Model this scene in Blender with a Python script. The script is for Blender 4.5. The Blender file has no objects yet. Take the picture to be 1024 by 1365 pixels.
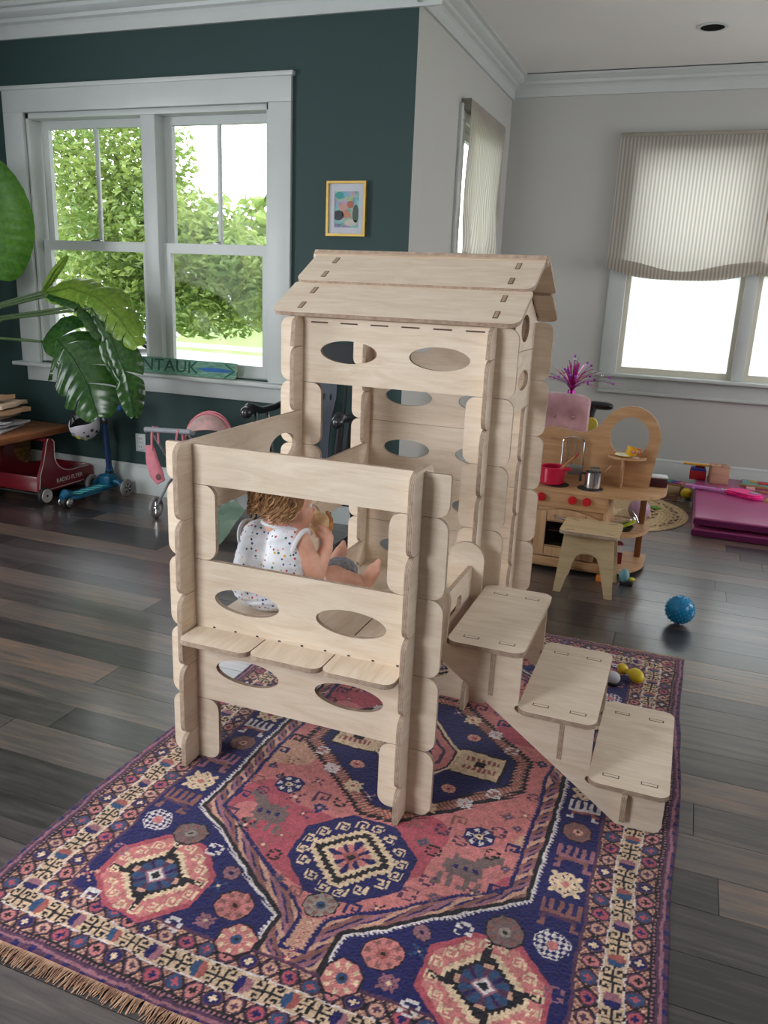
import bpy, bmesh, math, random
import numpy as np
from mathutils import Vector, Matrix, Euler
random.seed(7); np.random.seed(7)
PI = math.pi
S = bpy.context.scene
COL = S.collection
# ------------------------------------------------------------------ camera
cd = bpy.data.cameras.new('camera'); cam = bpy.data.objects.new('camera', cd); COL.objects.link(cam)
_yaw, _pit, _rol = 0.3539, 0.2750, 0.0424
_fw = Vector((-math.sin(_yaw)*math.cos(_pit), math.cos(_yaw)*math.cos(_pit), -math.sin(_pit)))
_r0 = Vector((math.cos(_yaw), math.sin(_yaw), 0)); _u0 = _r0.cross(_fw)
_r = _r0*math.cos(_rol) + _u0*math.sin(_rol); _u = _u0*math.cos(_rol) - _r0*math.sin(_rol)
cam.matrix_world = Matrix(((_r.x, _u.x, -_fw.x, 0), (_r.y, _u.y, -_fw.y, 0), (_r.z, _u.z, -_fw.z, 1.5), (0, 0, 0, 1)))
cd.sensor_fit = 'VERTICAL'; cd.sensor_height = 24.0; cd.lens = 1066.77/1365*24.0
cd.clip_start = 0.05; cd.clip_end = 200
S.camera = cam
# ------------------------------------------------------------------ world, lights, exposure
wd = bpy.data.worlds.new('sky'); S.world = wd; wd.use_nodes = True
wd.node_tree.nodes['Background'].inputs[0].default_value = (0.92, 0.955, 1.0, 1)
wd.node_tree.nodes['Background'].inputs[1].default_value = 5.6
def area(name, loc, target, sx, sy, power, col=(1, 1, 1)):
    l = bpy.data.lights.new(name, 'AREA'); l.shape = 'RECTANGLE'; l.size = sx; l.size_y = sy; l.energy = power; l.color = col
    o = bpy.data.objects.new(name, l); COL.objects.link(o); o.location = loc
    o.rotation_euler = (Vector(target)-Vector(loc)).to_track_quat('-Z', 'Y').to_euler()
    return o
# daylight coming in through the rear window (behind the camera) and the tall windows of the left wall
area('rear_window_daylight', (-2.05, -0.86, 1.8), (-0.85, 2.0, 0.35), 1.0, 1.2, 52, (0.97, 0.985, 1.0))
area('left_window_daylight', (-5.45, 1.0, 1.4), (-1.2, 1.6, 0.1), 2.1, 1.9, 72, (0.92, 0.965, 1.0))
area('right_fill_lamp', (3.45, 2.2, 2.0), (-0.4, 2.4, 0.3), 1.5, 1.2, 7, (1.0, 0.95, 0.9))  # weak fill lamp added to lift the stair side; no known source here
area('bay_right_window_daylight', (3.45, 5.5, 1.6), (-1.6, 5.4, 0.9), 1.3, 1.5, 30, (1.0, 0.97, 0.95))
S.view_settings.view_transform = 'Standard'; S.view_settings.look = 'None'
S.view_settings.exposure = 0.0; S.view_settings.gamma = 1.0; S.view_settings.use_curve_mapping = False
S.cycles.use_denoising = True
S.cycles.max_bounces = 8; S.cycles.diffuse_bounces = 5; S.cycles.transparent_max_bounces = 12
S.cycles.caustics_reflective = False; S.cycles.caustics_refractive = False
S.cycles.sample_clamp_indirect = 6.0
# ------------------------------------------------------------------ helpers
def lin(c):
    return tuple(((v/255.0)/12.92 if v <= 10 else ((v/255.0+0.055)/1.055)**2.4) for v in c)
class N:
    def __init__(s, name):
        s.m = bpy.data.materials.new(name); s.m.use_nodes = True; s.t = s.m.node_tree; s.t.nodes.clear()
        s.out = s.t.nodes.new('ShaderNodeOutputMaterial')
    def n(s, ty, **kw):
        nd = s.t.nodes.new('ShaderNode'+ty)
        for k, v in kw.items():
            if k in ('inp',):
                for i, x in v.items(): nd.inputs[i].default_value = x
            else: setattr(nd, k, v)
        return nd
    def l(s, a, b): s.t.links.new(a, b)
    def ramp(s, fac, stops):
        r = s.n('ValToRGB'); e = r.color_ramp.elements
        while len(e) < len(stops): e.new(0.5)
        for i, (p, c) in enumerate(stops): e[i].position = p; e[i].color = (*c, 1)
        s.l(fac, r.inputs[0]); return r.outputs[0]
    def bsdf(s, rough=0.5, metal=0.0, spec=0.5, **kw):
        b = s.n('BsdfPrincipled'); b.inputs['Roughness'].default_value = rough; b.inputs['Metallic'].default_value = metal
        b.inputs['Specular IOR Level'].default_value = spec
        for k, v in kw.items(): b.inputs[k.replace('_', ' ')].default_value = v
        s.l(b.outputs[0], s.out.inputs[0]); return b
    def coords(s, rnd=True, scale=(1, 1, 1), kind='Object'):
        tc = s.n('TexCoord'); mp = s.n('Mapping'); mp.inputs['Scale'].default_value = scale
        s.l(tc.outputs[kind], mp.inputs[0])
        if rnd:
            oi = s.n('ObjectInfo'); mu = s.n('Math', operation='MULTIPLY'); mu.inputs[1].default_value = 37.0
            s.l(oi.outputs['Random'], mu.inputs[0]); cb = s.n('CombineXYZ')
            for i in range(3): s.l(mu.outputs[0], cb.inputs[i])
            s.l(cb.outputs[0], mp.inputs['Location'])
        return mp.outputs[0]
    def noise(s, vec, scale, detail=3, rough=0.55, dist=0.0):
        t = s.n('TexNoise'); t.inputs['Scale'].default_value = scale; t.inputs['Detail'].default_value = detail
        t.inputs['Roughness'].default_value = rough; t.inputs['Distortion'].default_value = dist
        s.l(vec, t.inputs['Vector']); return t.outputs[0]
    def bump(s, b, h, strength=0.2, dist=0.01):
        bp = s.n('Bump'); bp.inputs['Strength'].default_value = strength; bp.inputs['Distance'].default_value = dist
        s.l(h, bp.inputs['Height']); s.l(bp.outputs[0], b.inputs['Normal'])
def pm(name, c, rough=0.5, metal=0.0, var=0.06, nscale=18, bump=0.0, spec=0.5, c2=None, **kw):
    """painted / plastic / metal surface with a little procedural mottling"""
    k = N(name); b = k.bsdf(rough, metal, spec, **kw)
    v = k.coords(); f = k.noise(v, nscale)
    a = lin(c); z = lin(c2) if c2 else tuple(x*(1-2.2*var) for x in a)
    k.l(k.ramp(f, [(0.3, z), (0.7, a)]), b.inputs['Base Color'])
    if bump: k.bump(b, f, bump, 0.004)
    return k.m
def wood(name, c1, c2, rough=0.5, grain=(1.3, 16, 16), scale=3.0, spec=0.4, bump=0.06, varobj=0.0, c3=None, axis=0, **kw):
    k = N(name); b = k.bsdf(rough, 0, spec, **kw)
    g = list(grain)
    if axis == 1: g = [grain[1], grain[0], grain[2]]
    if axis == 2: g = [grain[1], grain[2], grain[0]]
    v = k.coords(scale=tuple(g)); f = k.noise(v, scale, 6, 0.62, 0.7)
    v2 = k.coords(scale=tuple(x*0.45 for x in g)); f2 = k.noise(v2, scale*0.8, 2, 0.5, 1.5)
    mx = k.n('Math', operation='MULTIPLY_ADD'); mx.inputs[1].default_value = 0.55; k.l(f, mx.inputs[0])
    m2 = k.n('Math', operation='MULTIPLY'); m2.inputs[1].default_value = 0.45; k.l(f2, m2.inputs[0]); k.l(m2.outputs[0], mx.inputs[2])
    st = [(0.34, lin(c2)), (0.62, lin(c1))]
    if c3: st.append((0.74, lin(c3)))
    colr = k.ramp(mx.outputs[0], st)
    if varobj:
        oi = k.n('ObjectInfo'); mr = k.n('MapRange'); mr.inputs['To Min'].default_value = 1-varobj; mr.inputs['To Max'].default_value = 1+varobj
        k.l(oi.outputs['Random'], mr.inputs[0]); mm = k.n('VectorMath', operation='MULTIPLY'); k.l(colr, mm.inputs[0])
        cb = k.n('CombineXYZ')
        for i in range(3): k.l(mr.outputs[0], cb.inputs[i])
        k.l(cb.outputs[0], mm.inputs[1]); colr = mm.outputs[0]
    k.l(colr, b.inputs['Base Color'])
    if bump: k.bump(b, f, bump, 0.003)
    return k.m
def glass(name, tint=(1, 1, 1), gloss=0.06, rough=0.0):
    k = N(name); t = k.n('BsdfTransparent'); t.inputs[0].default_value = (*tint, 1)
    g = k.n('BsdfGlossy'); g.inputs['Roughness'].default_value = rough; mx = k.n('MixShader')
    v = k.coords(); f = k.noise(v, 3); r = k.n('MapRange'); r.inputs['To Min'].default_value = gloss*0.7; r.inputs['To Max'].default_value = gloss*1.3
    k.l(f, r.inputs[0]); k.l(r.outputs[0], mx.inputs[0])
    k.l(t.outputs[0], mx.inputs[1]); k.l(g.outputs[0], mx.inputs[2]); k.l(mx.outputs[0], k.out.inputs[0]); return k.m
# --- bmesh shapes
ID = Matrix.Identity(4)
def T(x, y, z): return Matrix.Translation((x, y, z))
def Rx(a): return Matrix.Rotation(a, 4, 'X')
def Ry(a): return Matrix.Rotation(a, 4, 'Y')
def Rz(a): return Matrix.Rotation(a, 4, 'Z')
def nb(): return bmesh.new()
def box(bm, c, s, M=ID, mi=0, bev=0.0, seg=2):
    r = bmesh.ops.create_cube(bm, size=1.0, matrix=M @ T(*c) @ Matrix.Diagonal((*s, 1)))
    fs = set(f for v in r['verts'] for f in v.link_faces)
    for f in fs: f.material_index = mi
    if bev > 0:
        es = list(set(e for v in r['verts'] for e in v.link_edges))
        rr = bmesh.ops.bevel(bm, geom=es, offset=bev, segments=seg, profile=0.5, affect='EDGES')
        for f in rr['faces']: f.material_index = mi
    return bm
def bb(bm, x0, x1, y0, y1, z0, z1, M=ID, mi=0, bev=0.0, seg=2):
    return box(bm, ((x0+x1)/2, (y0+y1)/2, (z0+z1)/2), (abs(x1-x0), abs(y1-y0), abs(z1-z0)), M, mi, bev, seg)
def tube(bm, pts, r, seg=8, M=ID, mi=0, cap=True, closed=False):
    pts = [M @ Vector(p) for p in pts]; n = len(pts)
    rs = r if isinstance(r, (list, tuple)) else [r]*n
    rings = []; up = None
    for i, p in enumerate(pts):
        if closed: d = pts[(i+1) % n]-pts[i-1]
        else: d = (pts[min(i+1, n-1)]-pts[max(i-1, 0)])
        d = d.normalized() if d.length > 1e-9 else Vector((0, 0, 1))
        if up is None:
            up = Vector((0, 0, 1)) if abs(d.z) < 0.9 else Vector((1, 0, 0))
        s = d.cross(up)
        if s.length < 1e-6: s = d.cross(Vector((1, 0.3, 0)))
        s.normalize(); up = s.cross(d).normalized()
        rings.append([bm.verts.new(p + (s*math.cos(2*PI*k/seg)+up*math.sin(2*PI*k/seg))*rs[i]) for k in range(seg)])
    m = n if closed else n-1
    for i in range(m):
        a, b = rings[i], rings[(i+1) % n]
        for k in range(seg):
            f = bm.faces.new((a[k], a[(k+1) % seg], b[(k+1) % seg], b[k])); f.material_index = mi; f.smooth = True
    if cap and not closed:
        bm.faces.new(list(reversed(rings[0]))).material_index = mi; bm.faces.new(rings[-1]).material_index = mi
    return bm
def cyl(bm, p0, p1, r0, r1=None, seg=16, M=ID, mi=0): return tube(bm, [p0, p1], [r0, r0 if r1 is None else r1], seg, M, mi)
def lathe(bm, prof, seg=24, M=ID, mi=0, a0=0.0, a1=2*PI):
    full = abs(a1-a0-2*PI) < 1e-6; k = seg if full else seg+1; rings = []
    for r, z in prof:
        if r < 1e-6: rings.append([bm.verts.new(M @ Vector((0, 0, z)))])
        else: rings.append([bm.verts.new(M @ Vector((r*math.cos(a0+(a1-a0)*i/seg), r*math.sin(a0+(a1-a0)*i/seg), z))) for i in range(k)])
    for a, b in zip(rings, rings[1:]):
        for i in range(seg):
            j = (i+1) % k
            try:
                if len(a) == 1 and len(b) == 1: continue
                if len(a) == 1: f = bm.faces.new((a[0], b[j], b[i]))
                elif len(b) == 1: f = bm.faces.new((a[i], a[j], b[0]))
                else: f = bm.faces.new((a[i], a[j], b[j], b[i]))
                f.material_index = mi; f.smooth = True
            except ValueError: pass
    return bm
def ball(bm, c, r, M=ID, mi=0, seg=16, rings=10):
    r3 = r if isinstance(r, (tuple, list)) else (r, r, r)
    q = bmesh.ops.create_uvsphere(bm, u_segments=seg, v_segments=rings, radius=1.0, matrix=M @ T(*c) @ Matrix.Diagonal((*r3, 1)))
    for f in set(f for v in q['verts'] for f in v.link_faces): f.material_index = mi; f.smooth = True
    return bm
def rrect(w, h, r, seg=5, cx=0.0, cy=0.0):
    """closed outline of a rounded rectangle; r = one radius or (bl, br, tr, tl)"""
    rr = r if isinstance(r, (tuple, list)) else (r,)*4; pts = []
    for (sx, sy, a0, q) in ((-1, -1, PI, rr[0]), (1, -1, 1.5*PI, rr[1]), (1, 1, 0, rr[2]), (-1, 1, 0.5*PI, rr[3])):
        if q < 1e-6: pts.append((cx+sx*w/2, cy+sy*h/2)); continue
        ox, oy = cx+sx*(w/2-q), cy+sy*(h/2-q)
        for i in range(seg+1):
            a = a0+0.5*PI*i/seg; pts.append((ox+q*math.cos(a), oy+q*math.sin(a)))
    return pts
def ell(cx, cy, a, b, seg=28): return [(cx+a*math.cos(2*PI*i/seg), cy+b*math.sin(2*PI*i/seg)) for i in range(seg)]
def plate(bm, outer, holes=(), t=0.015, M=ID, mi=0, me=1):
    """flat board cut from sheet: outline in local XY, thickness centred on local Z"""
    loops = [list(outer)]+[list(h) for h in holes]; tmp = bmesh.new(); idx = {}; es = []
    for L in loops:
        vs = [tmp.verts.new((x, y, 0)) for x, y in L]
        es += [tmp.edges.new((vs[i], vs[(i+1) % len(vs)])) for i in range(len(vs))]
    if len(loops) == 1: tmp.faces.new(list(tmp.verts))
    else: bmesh.ops.triangle_fill(tmp, use_beauty=True, edges=es)
    bmesh.ops.recalc_face_normals(tmp, faces=tmp.faces[:])
    tmp.verts.index_update(); vs = list(tmp.verts)
    top = [bm.verts.new(M @ Vector((v.co.x, v.co.y, t/2))) for v in vs]; bot = [bm.verts.new(M @ Vector((v.co.x, v.co.y, -t/2))) for v in vs]
    for f in tmp.faces:
        ii = [v.index for v in f.verts]
        if f.normal.z < 0: ii.reverse()
        bm.faces.new([top[i] for i in ii]).material_index = mi
        bm.faces.new([bot[i] for i in reversed(ii)]).material_index = mi
    base = 0
    for li, L in enumerate(loops):
        n = len(L); ar = sum(L[i][0]*L[(i+1) % n][1]-L[(i+1) % n][0]*L[i][1] for i in range(n))
        flip = (ar < 0) != (li > 0)
        for i in range(n):
            a, b = base+i, base+(i+1) % n
            q = (bot[a], bot[b], top[b], top[a]) if not flip else (bot[b], bot[a], top[a], top[b])
            bm.faces.new(q).material_index = me
        base += n
    tmp.free(); return bm
MW = {}
def mesh_of(name, bm, mats, smooth=None):
    me = bpy.data.meshes.new(name); bm.normal_update(); bm.to_mesh(me); bm.free()
    for m in (mats if isinstance(mats, (list, tuple)) else [mats]): me.materials.append(m)
    if smooth is not None:
        me.shade_smooth(); me.set_sharp_from_angle(angle=math.radians(smooth))
    return me
def tag(o, label=None, cat=None, group=None, kind=None):
    if label: o['label'] = label
    if cat: o['category'] = cat
    if group: o['group'] = group
    if kind: o['kind'] = kind
    return o
def link(name, me, parent=None, loc=(0, 0, 0), rot=(0, 0, 0), **kw):
    o = bpy.data.objects.new(name, me); COL.objects.link(o); o.location = loc; o.rotation_euler = rot
    if parent is not None: o.parent = parent
    return tag(o, **kw)
def ob(name, bm, mats, parent=None, smooth=35, centre=True, **kw):
    """bmesh -> one mesh object; the origin moves to the middle of its underside"""
    loc = Vector((0, 0, 0))
    if centre and len(bm.verts):
        co = [v.co for v in bm.verts]; lo = [min(c[i] for c in co) for i in range(3)]; hi = [max(c[i] for c in co) for i in range(3)]
        loc = Vector(((lo[0]+hi[0])/2, (lo[1]+hi[1])/2, lo[2])); bmesh.ops.translate(bm, verts=bm.verts[:], vec=-loc)
    me = mesh_of(name, bm, mats, smooth)
    if parent is not None and parent.name in SUB: loc = loc - SUB[parent.name]
    o = link(name, me, parent, loc, **kw); SUB[o.name] = loc if parent is None else (loc + SUB.get(parent.name, Vector((0, 0, 0))))
    return o
SUB = {}   # origins of mesh parents, so that sub-parts can be given in the thing's own frame
def thing(name, label, cat, loc, rz=0.0, group=None, rot=None, local=False):
    e = bpy.data.objects.new(name, None); COL.objects.link(e); e.empty_display_size = 0.1
    e.location = loc; e.rotation_euler = rot if rot else (0, 0, rz)
    if not local and rz == 0.0 and rot is None: SUB[e.name] = Vector(loc)
    return tag(e, label, cat, group)
def struct(name, bm, mats, parent=None, smooth=35):
    o = ob(name, bm, mats, parent, smooth)
    if parent is None: o['kind'] = 'structure'
    return o
def empty_struct(name, loc=(0, 0, 0)):
    e = bpy.data.objects.new(name, None); COL.objects.link(e); e.location = loc; e['kind'] = 'structure'; e.empty_display_size = 0.1; return e
def copy_tree(o, parent=None):
    c = o.copy(); COL.objects.link(c); c.parent = parent
    for ch in o.children: copy_tree(ch, c)
    return c
def text_mesh(bm, s, size, M, mi=0, extrude=0.0008):
    cu = bpy.data.curves.new('t', 'FONT'); cu.body = s; cu.size = size; cu.extrude = extrude; cu.align_x = 'CENTER'; cu.align_y = 'CENTER'; cu.resolution_u = 3
    o = bpy.data.objects.new('t', cu); COL.objects.link(o)
    dg = bpy.context.evaluated_depsgraph_get(); me = bpy.data.meshes.new_from_object(o.evaluated_get(dg)); me.transform(M)
    n = len(bm.faces); bm.from_mesh(me); bm.faces.ensure_lookup_table()
    for f in bm.faces[n:]: f.material_index = mi
    bpy.data.objects.remove(o); bpy.data.curves.remove(cu); bpy.data.meshes.remove(me)
    return bm
# ------------------------------------------------------------------ materials of the room
def wallpaint(name, c, rough=0.75):
    k = N(name); b = k.bsdf(rough, 0, 0.3); v = k.coords(rnd=False, kind='Object'); f = k.noise(v, 120, 2); g = k.noise(v, 1.3, 2)
    a = lin(c); k.l(k.ramp(g, [(0.3, tuple(x*0.96 for x in a)), (0.7, a)]), b.inputs['Base Color']); k.bump(b, f, 0.06, 0.002); return k.m
M_GREEN = wallpaint('green_wall_paint', (46, 67, 66), 0.6)
M_WHITEW = wallpaint('white_wall_paint', (188, 188, 184))
M_CEIL = wallpaint('ceiling_paint', (230, 228, 225), 0.85)
M_TRIM = pm('white_trim_paint', (194, 199, 197), 0.4, var=0.02, nscale=5)
M_GLASS = glass('window_glass', gloss=0.004)
M_LIN = None
def plankmat():
    k = N('dark_oiled_floor_plank'); b = k.bsdf(0.34, 0, 0.6); b.inputs['Coat Weight'].default_value = 0.8; b.inputs['Coat Roughness'].default_value = 0.2; b.inputs['Coat IOR'].default_value = 1.58
    v = k.coords(scale=(0.9, 13, 4)); f = k.noise(v, 3.2, 7, 0.65, 0.5)
    oi = k.n('ObjectInfo'); mr = k.n('MapRange'); mr.inputs['To Min'].default_value = -0.2; mr.inputs['To Max'].default_value = 0.27; k.l(oi.outputs['Random'], mr.inputs[0])
    ad = k.n('Math', operation='ADD'); k.l(f, ad.inputs[0]); k.l(mr.outputs[0], ad.inputs[1])
    k.l(k.ramp(ad.outputs[0], [(0.25, lin((38, 34, 35))), (0.45, lin((64, 58, 58))), (0.62, lin((86, 78, 76))), (0.85, lin((126, 102, 87)))]), b.inputs['Base Color'])
    rr = k.n('MapRange'); rr.inputs['To Min'].default_value = 0.26; rr.inputs['To Max'].default_value = 0.46; k.l(f, rr.inputs[0]); k.l(rr.outputs[0], b.inputs['Roughness'])
    k.bump(b, f, 0.12, 0.002); return k.m
M_PLANK = plankmat()
M_DARK = pm('dark_gap', (20, 18, 17), 0.9)
# ------------------------------------------------------------------ room shell
GY, BY, CXW, CEIL = 4.60, 6.94, -1.618, 3.13
bm = nb(); bb(bm, -5.45, 3.4, -0.9, 7.2, -0.12, -0.018)
floor = struct('floor', bm, M_DARK)
rows = []; y = 0.745
rng = random.Random(3)
while y < 6.94:
    w = 0.1635 if rng.random() < 0.8 else rng.choice((0.118, 0.142)); rows.append((y, min(y+w, 6.94))); y += w
for (y0, y1) in rows:
    xr = 3.35 if y0 < 4 else 2.4; x = -5.2 if y0 < 4.6 else CXW
    x -= rng.uniform(0.0, 1.3) if y0 < 4.6 else 0.0; first = True
    while x < xr:
        L = rng.uniform(1.1, 2.4); x1 = min(x+L, xr); x0 = max(x, -5.2)
        if x1-x0 > 0.02:
            bm = nb(); box(bm, (0, 0, 0), (x1-x0-0.0018, y1-y0-0.002, 0.018), bev=0.0)
            me = mesh_of('plank', bm, M_PLANK); z = -0.009 + (rng.uniform(-0.0008, 0.0) if rng.random() < 0.22 else 0.0)
            o = link('plank', me, floor, Vector(((x0+x1)/2, (y0+y1)/2, z)) - SUB['floor'])
        x = x1
bm = nb(); bb(bm, -5.4, 3.4, -0.9, 7.15, CEIL, CEIL+0.1); struct('ceiling', bm, M_CEIL)
def wall_plate(name, along, a0, a1, z0, z1, pos, thick, holes, mats):
    """along 'X': board in the XZ plane occupying y in [pos, pos+thick]; along 'Y': in YZ, x in [pos, pos+thick]"""
    bm = nb(); outer = [(a0, z0), (a1, z0), (a1, z1), (a0, z1)]
    hs = [[(h[0], h[2]), (h[1], h[2]), (h[1], h[3]), (h[0], h[3])] for h in holes]
    if along == 'X': M = T(0, pos+thick/2, 0) @ Rx(PI/2)
    else: M = T(pos+thick/2, 0, 0) @ Rz(PI/2) @ Rx(PI/2)
    plate(bm, outer, hs, thick, M); return struct(name, bm, mats)
wall_plate('wall_back_left', 'X', -5.2, CXW, -0.02, CEIL, GY, 0.16, [(-4.372, -2.524, 0.885, 2.51)], [M_GREEN, M_WHITEW])
wall_plate('wall_bay_side', 'Y', GY+0.16, BY, -0.02, CEIL, CXW-0.16, 0.16, [(5.56, 6.42, 0.885, 2.56)], [M_WHITEW, M_WHITEW])
wall_plate('wall_back', 'X', CXW-0.16, 3.4, -0.02, CEIL, BY, 0.16, [(-0.575, 1.28, 0.885, 2.56)], [M_WHITEW, M_WHITEW])
wall_plate('wall_left', 'Y', -0.85, GY+0.16, -0.02, CEIL, -5.36, 0.16, [(-0.15, 2.15, 0.35, 2.45)], [M_GREEN, M_WHITEW])
wall_plate('wall_right', 'Y', -0.85, BY+0.16, -0.02, CEIL, 3.2, 0.16, [(4.8, 6.2, 0.82, 2.4), (1.4, 3.0, 1.35, 2.65)], [M_WHITEW, M_WHITEW])  # second opening is invented, it lets the added fill lamp in
wall_plate('wall_rear', 'X', -5.36, 3.4, -0.02, CEIL, -0.85, 0.16, [(-2.62, -1.48, 1.1, 2.5)], [M_GREEN, M_WHITEW])
# window reveals seen from outside the frame (rear, left): plain casings
def casing(name, along, pos, side, a0, a1, z0, z1, w=0.11):
    e = empty_struct(name, (0, 0, 0))
    for (p, q, s, t) in ((a0-w, a0, z0, z1), (a1, a1+w, z0, z1), (a0-w, a1+w, z1, z1+w), (a0-w, a1+w, z0-w, z0)):
        bm = nb()
        if along == 'X': bb(bm, p, q, pos, pos+side*0.03, s, t, bev=0.003)
        else: bb(bm, pos, pos+side*0.03, p, q, s, t, bev=0.003)
        ob('casing_board', bm, M_TRIM, e)
    return e
casing('window_4', 'X', -0.69, 1, -2.62, -1.48, 1.1, 2.5)
casing('window_5', 'Y', -5.2, 1, -0.15, 2.15, 0.35, 2.45)
casing('added_fill_window', 'Y', 3.2, -1, 1.4, 3.0, 1.35, 2.65)  # casing around the opening invented for the fill lamp
casing('window_6', 'Y', 3.2, -1, 4.8, 6.2, 0.82, 2.4)
# baseboards and crown mouldings
def profile_run(name, prof, along, pos, side, a0, a1):
    """extrude a moulding profile [(depth from wall, z)] along a wall"""
    bm = nb(); A = []; B = []
    for d, z in prof:
        if along == 'X': A.append(bm.verts.new((a0, pos+side*d, z))); B.append(bm.verts.new((a1, pos+side*d, z)))
        else: A.append(bm.verts.new((pos+side*d, a0, z))); B.append(bm.verts.new((pos+side*d, a1, z)))
    n = len(prof)
    for i in range(n): bm.faces.new((A[i], A[(i+1) % n], B[(i+1) % n], B[i]))
    bm.faces.new(A); bm.faces.new(list(reversed(B))); bmesh.ops.recalc_face_normals(bm, faces=bm.faces[:])
    return struct(name, bm, M_TRIM, smooth=25)
BASE = [(0, 0), (0.02, 0), (0.02, 0.165), (0.014, 0.178), (0.014, 0.2), (0.006, 0.212), (0, 0.212)]
profile_run('baseboard_back_left', BASE, 'X', GY, -1, -5.2, CXW+0.02)
profile_run('baseboard_bay_side', BASE, 'Y', CXW, 1, GY-0.02, BY)
profile_run('baseboard_back', BASE, 'X', BY, -1, CXW+0.02, 3.2)
def crown(z): return [(0, z), (0.018, z), (0.024, z+0.06), (0.034, z+0.075), (0.055, z+0.085), (0.06, z+0.105), (0.085, z+0.115), (0.1, z+0.13), (0.105, z+0.15), (0.13, z+0.155), (0.13, CEIL), (0, CEIL)]
profile_run('trim_1', crown(2.948), 'X', GY, -1, -5.2, CXW+0.13)
profile_run('trim_2', crown(2.965), 'Y', CXW, 1, GY-0.13, BY)
profile_run('trim_3', crown(2.985), 'X', BY, -1, CXW, 3.2)
# ------------------------------------------------------------------ window in the green wall
w1 = empty_struct('window_1', (-3.45, GY, 0.85))
W1 = Vector((-3.45, GY, 0.85)); SUB['window_1'] = W1
def wp(e, name, b, m=None, **kw):
    return ob(name, b, m or M_TRIM, e, **kw)
for (x0, x1, z0, z1) in ((-4.535, -4.372, 0.87, 2.51), (-2.524, -2.372, 0.87, 2.51), (-4.535, -2.372, 2.51, 2.665)):
    bm = nb(); bb(bm, x0, x1, GY-0.028, GY, z0, z1, bev=0.004); wp(w1, 'casing_board', bm)
bm = nb(); bb(bm, -4.55, -2.357, GY-0.04, GY, 2.645, 2.672, bev=0.006); wp(w1, 'casing_cap', bm)
bm = nb(); bb(bm, -4.58, -2.33, GY-0.085, GY+0.16, 0.845, 0.872, bev=0.006); wp(w1, 'sill_board', bm)
bm = nb(); bb(bm, -4.5, -2.4, GY-0.024, GY, 0.74, 0.845, bev=0.004); wp(w1, 'apron', bm)
bm = nb(); bb(bm, -3.448, -3.34, GY-0.004, GY+0.12, 0.872, 2.474, bev=0.004); wp(w1, 'mullion', bm)
for (x0, x1) in ((-4.372, -4.345), (-2.55, -2.524)):
    bm = nb(); bb(bm, x0, x1, GY+0.0, GY+0.16, 0.872, 2.51, bev=0.003); wp(w1, 'jamb', bm)
bm = nb(); bb(bm, -4.372, -2.524, GY+0.0, GY+0.16, 2.475, 2.51, bev=0.003); wp(w1, 'head_jamb', bm)
def sash(e, x0, x1, z0, z1, y, t=0.035, st=0.055, rb=0.06, rt=0.05, glassm=None, munt=False, mat=None):
    """sash frame + pane (+ vertical muntin)"""
    bm = nb(); plate(bm, [(x0, z0), (x1, z0), (x1, z1), (x0, z1)], [[(x0+st, z0+rb), (x1-st, z0+rb), (x1-st, z1-rt), (x0+st, z1-rt)]], t, T(0, y, 0) @ Rx(PI/2))
    wp(e, 'sash_frame', bm, [mat or M_TRIM]*2)
    bm = nb(); bb(bm, x0+st, x1-st, y-0.003, y+0.003, z0+rb, z1-rt); wp(e, 'pane', bm, glassm or M_GLASS)
    if munt:
        bm = nb(); xm = (x0+x1)/2; bb(bm, xm-0.011, xm+0.011, y-0.012, y+0.012, z0+rb, z1-rt, bev=0.002); wp(e, 'muntin', bm)
for (x0, x1) in ((-4.33, -3.448), (-3.34, -2.548)):
    sash(w1, x0, x1, 1.655, 2.475, GY+0.115, munt=True)
    sash(w1, x0, x1, 0.875, 1.712, GY+0.065, rt=0.062, rb=0.085)
    bm = nb(); xm = (x0+x1)/2; bb(bm, xm-0.035, xm+0.035, GY+0.05, GY+0.075, 1.712, 1.722, bev=0.002); cyl(bm, (xm, GY+0.06, 1.72), (xm+0.03, GY+0.05, 1.728), 0.006, seg=8)
    wp(w1, 'sash_lock', bm, pm('sash_lock_metal', (150, 150, 150), 0.3, 0.8))
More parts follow.
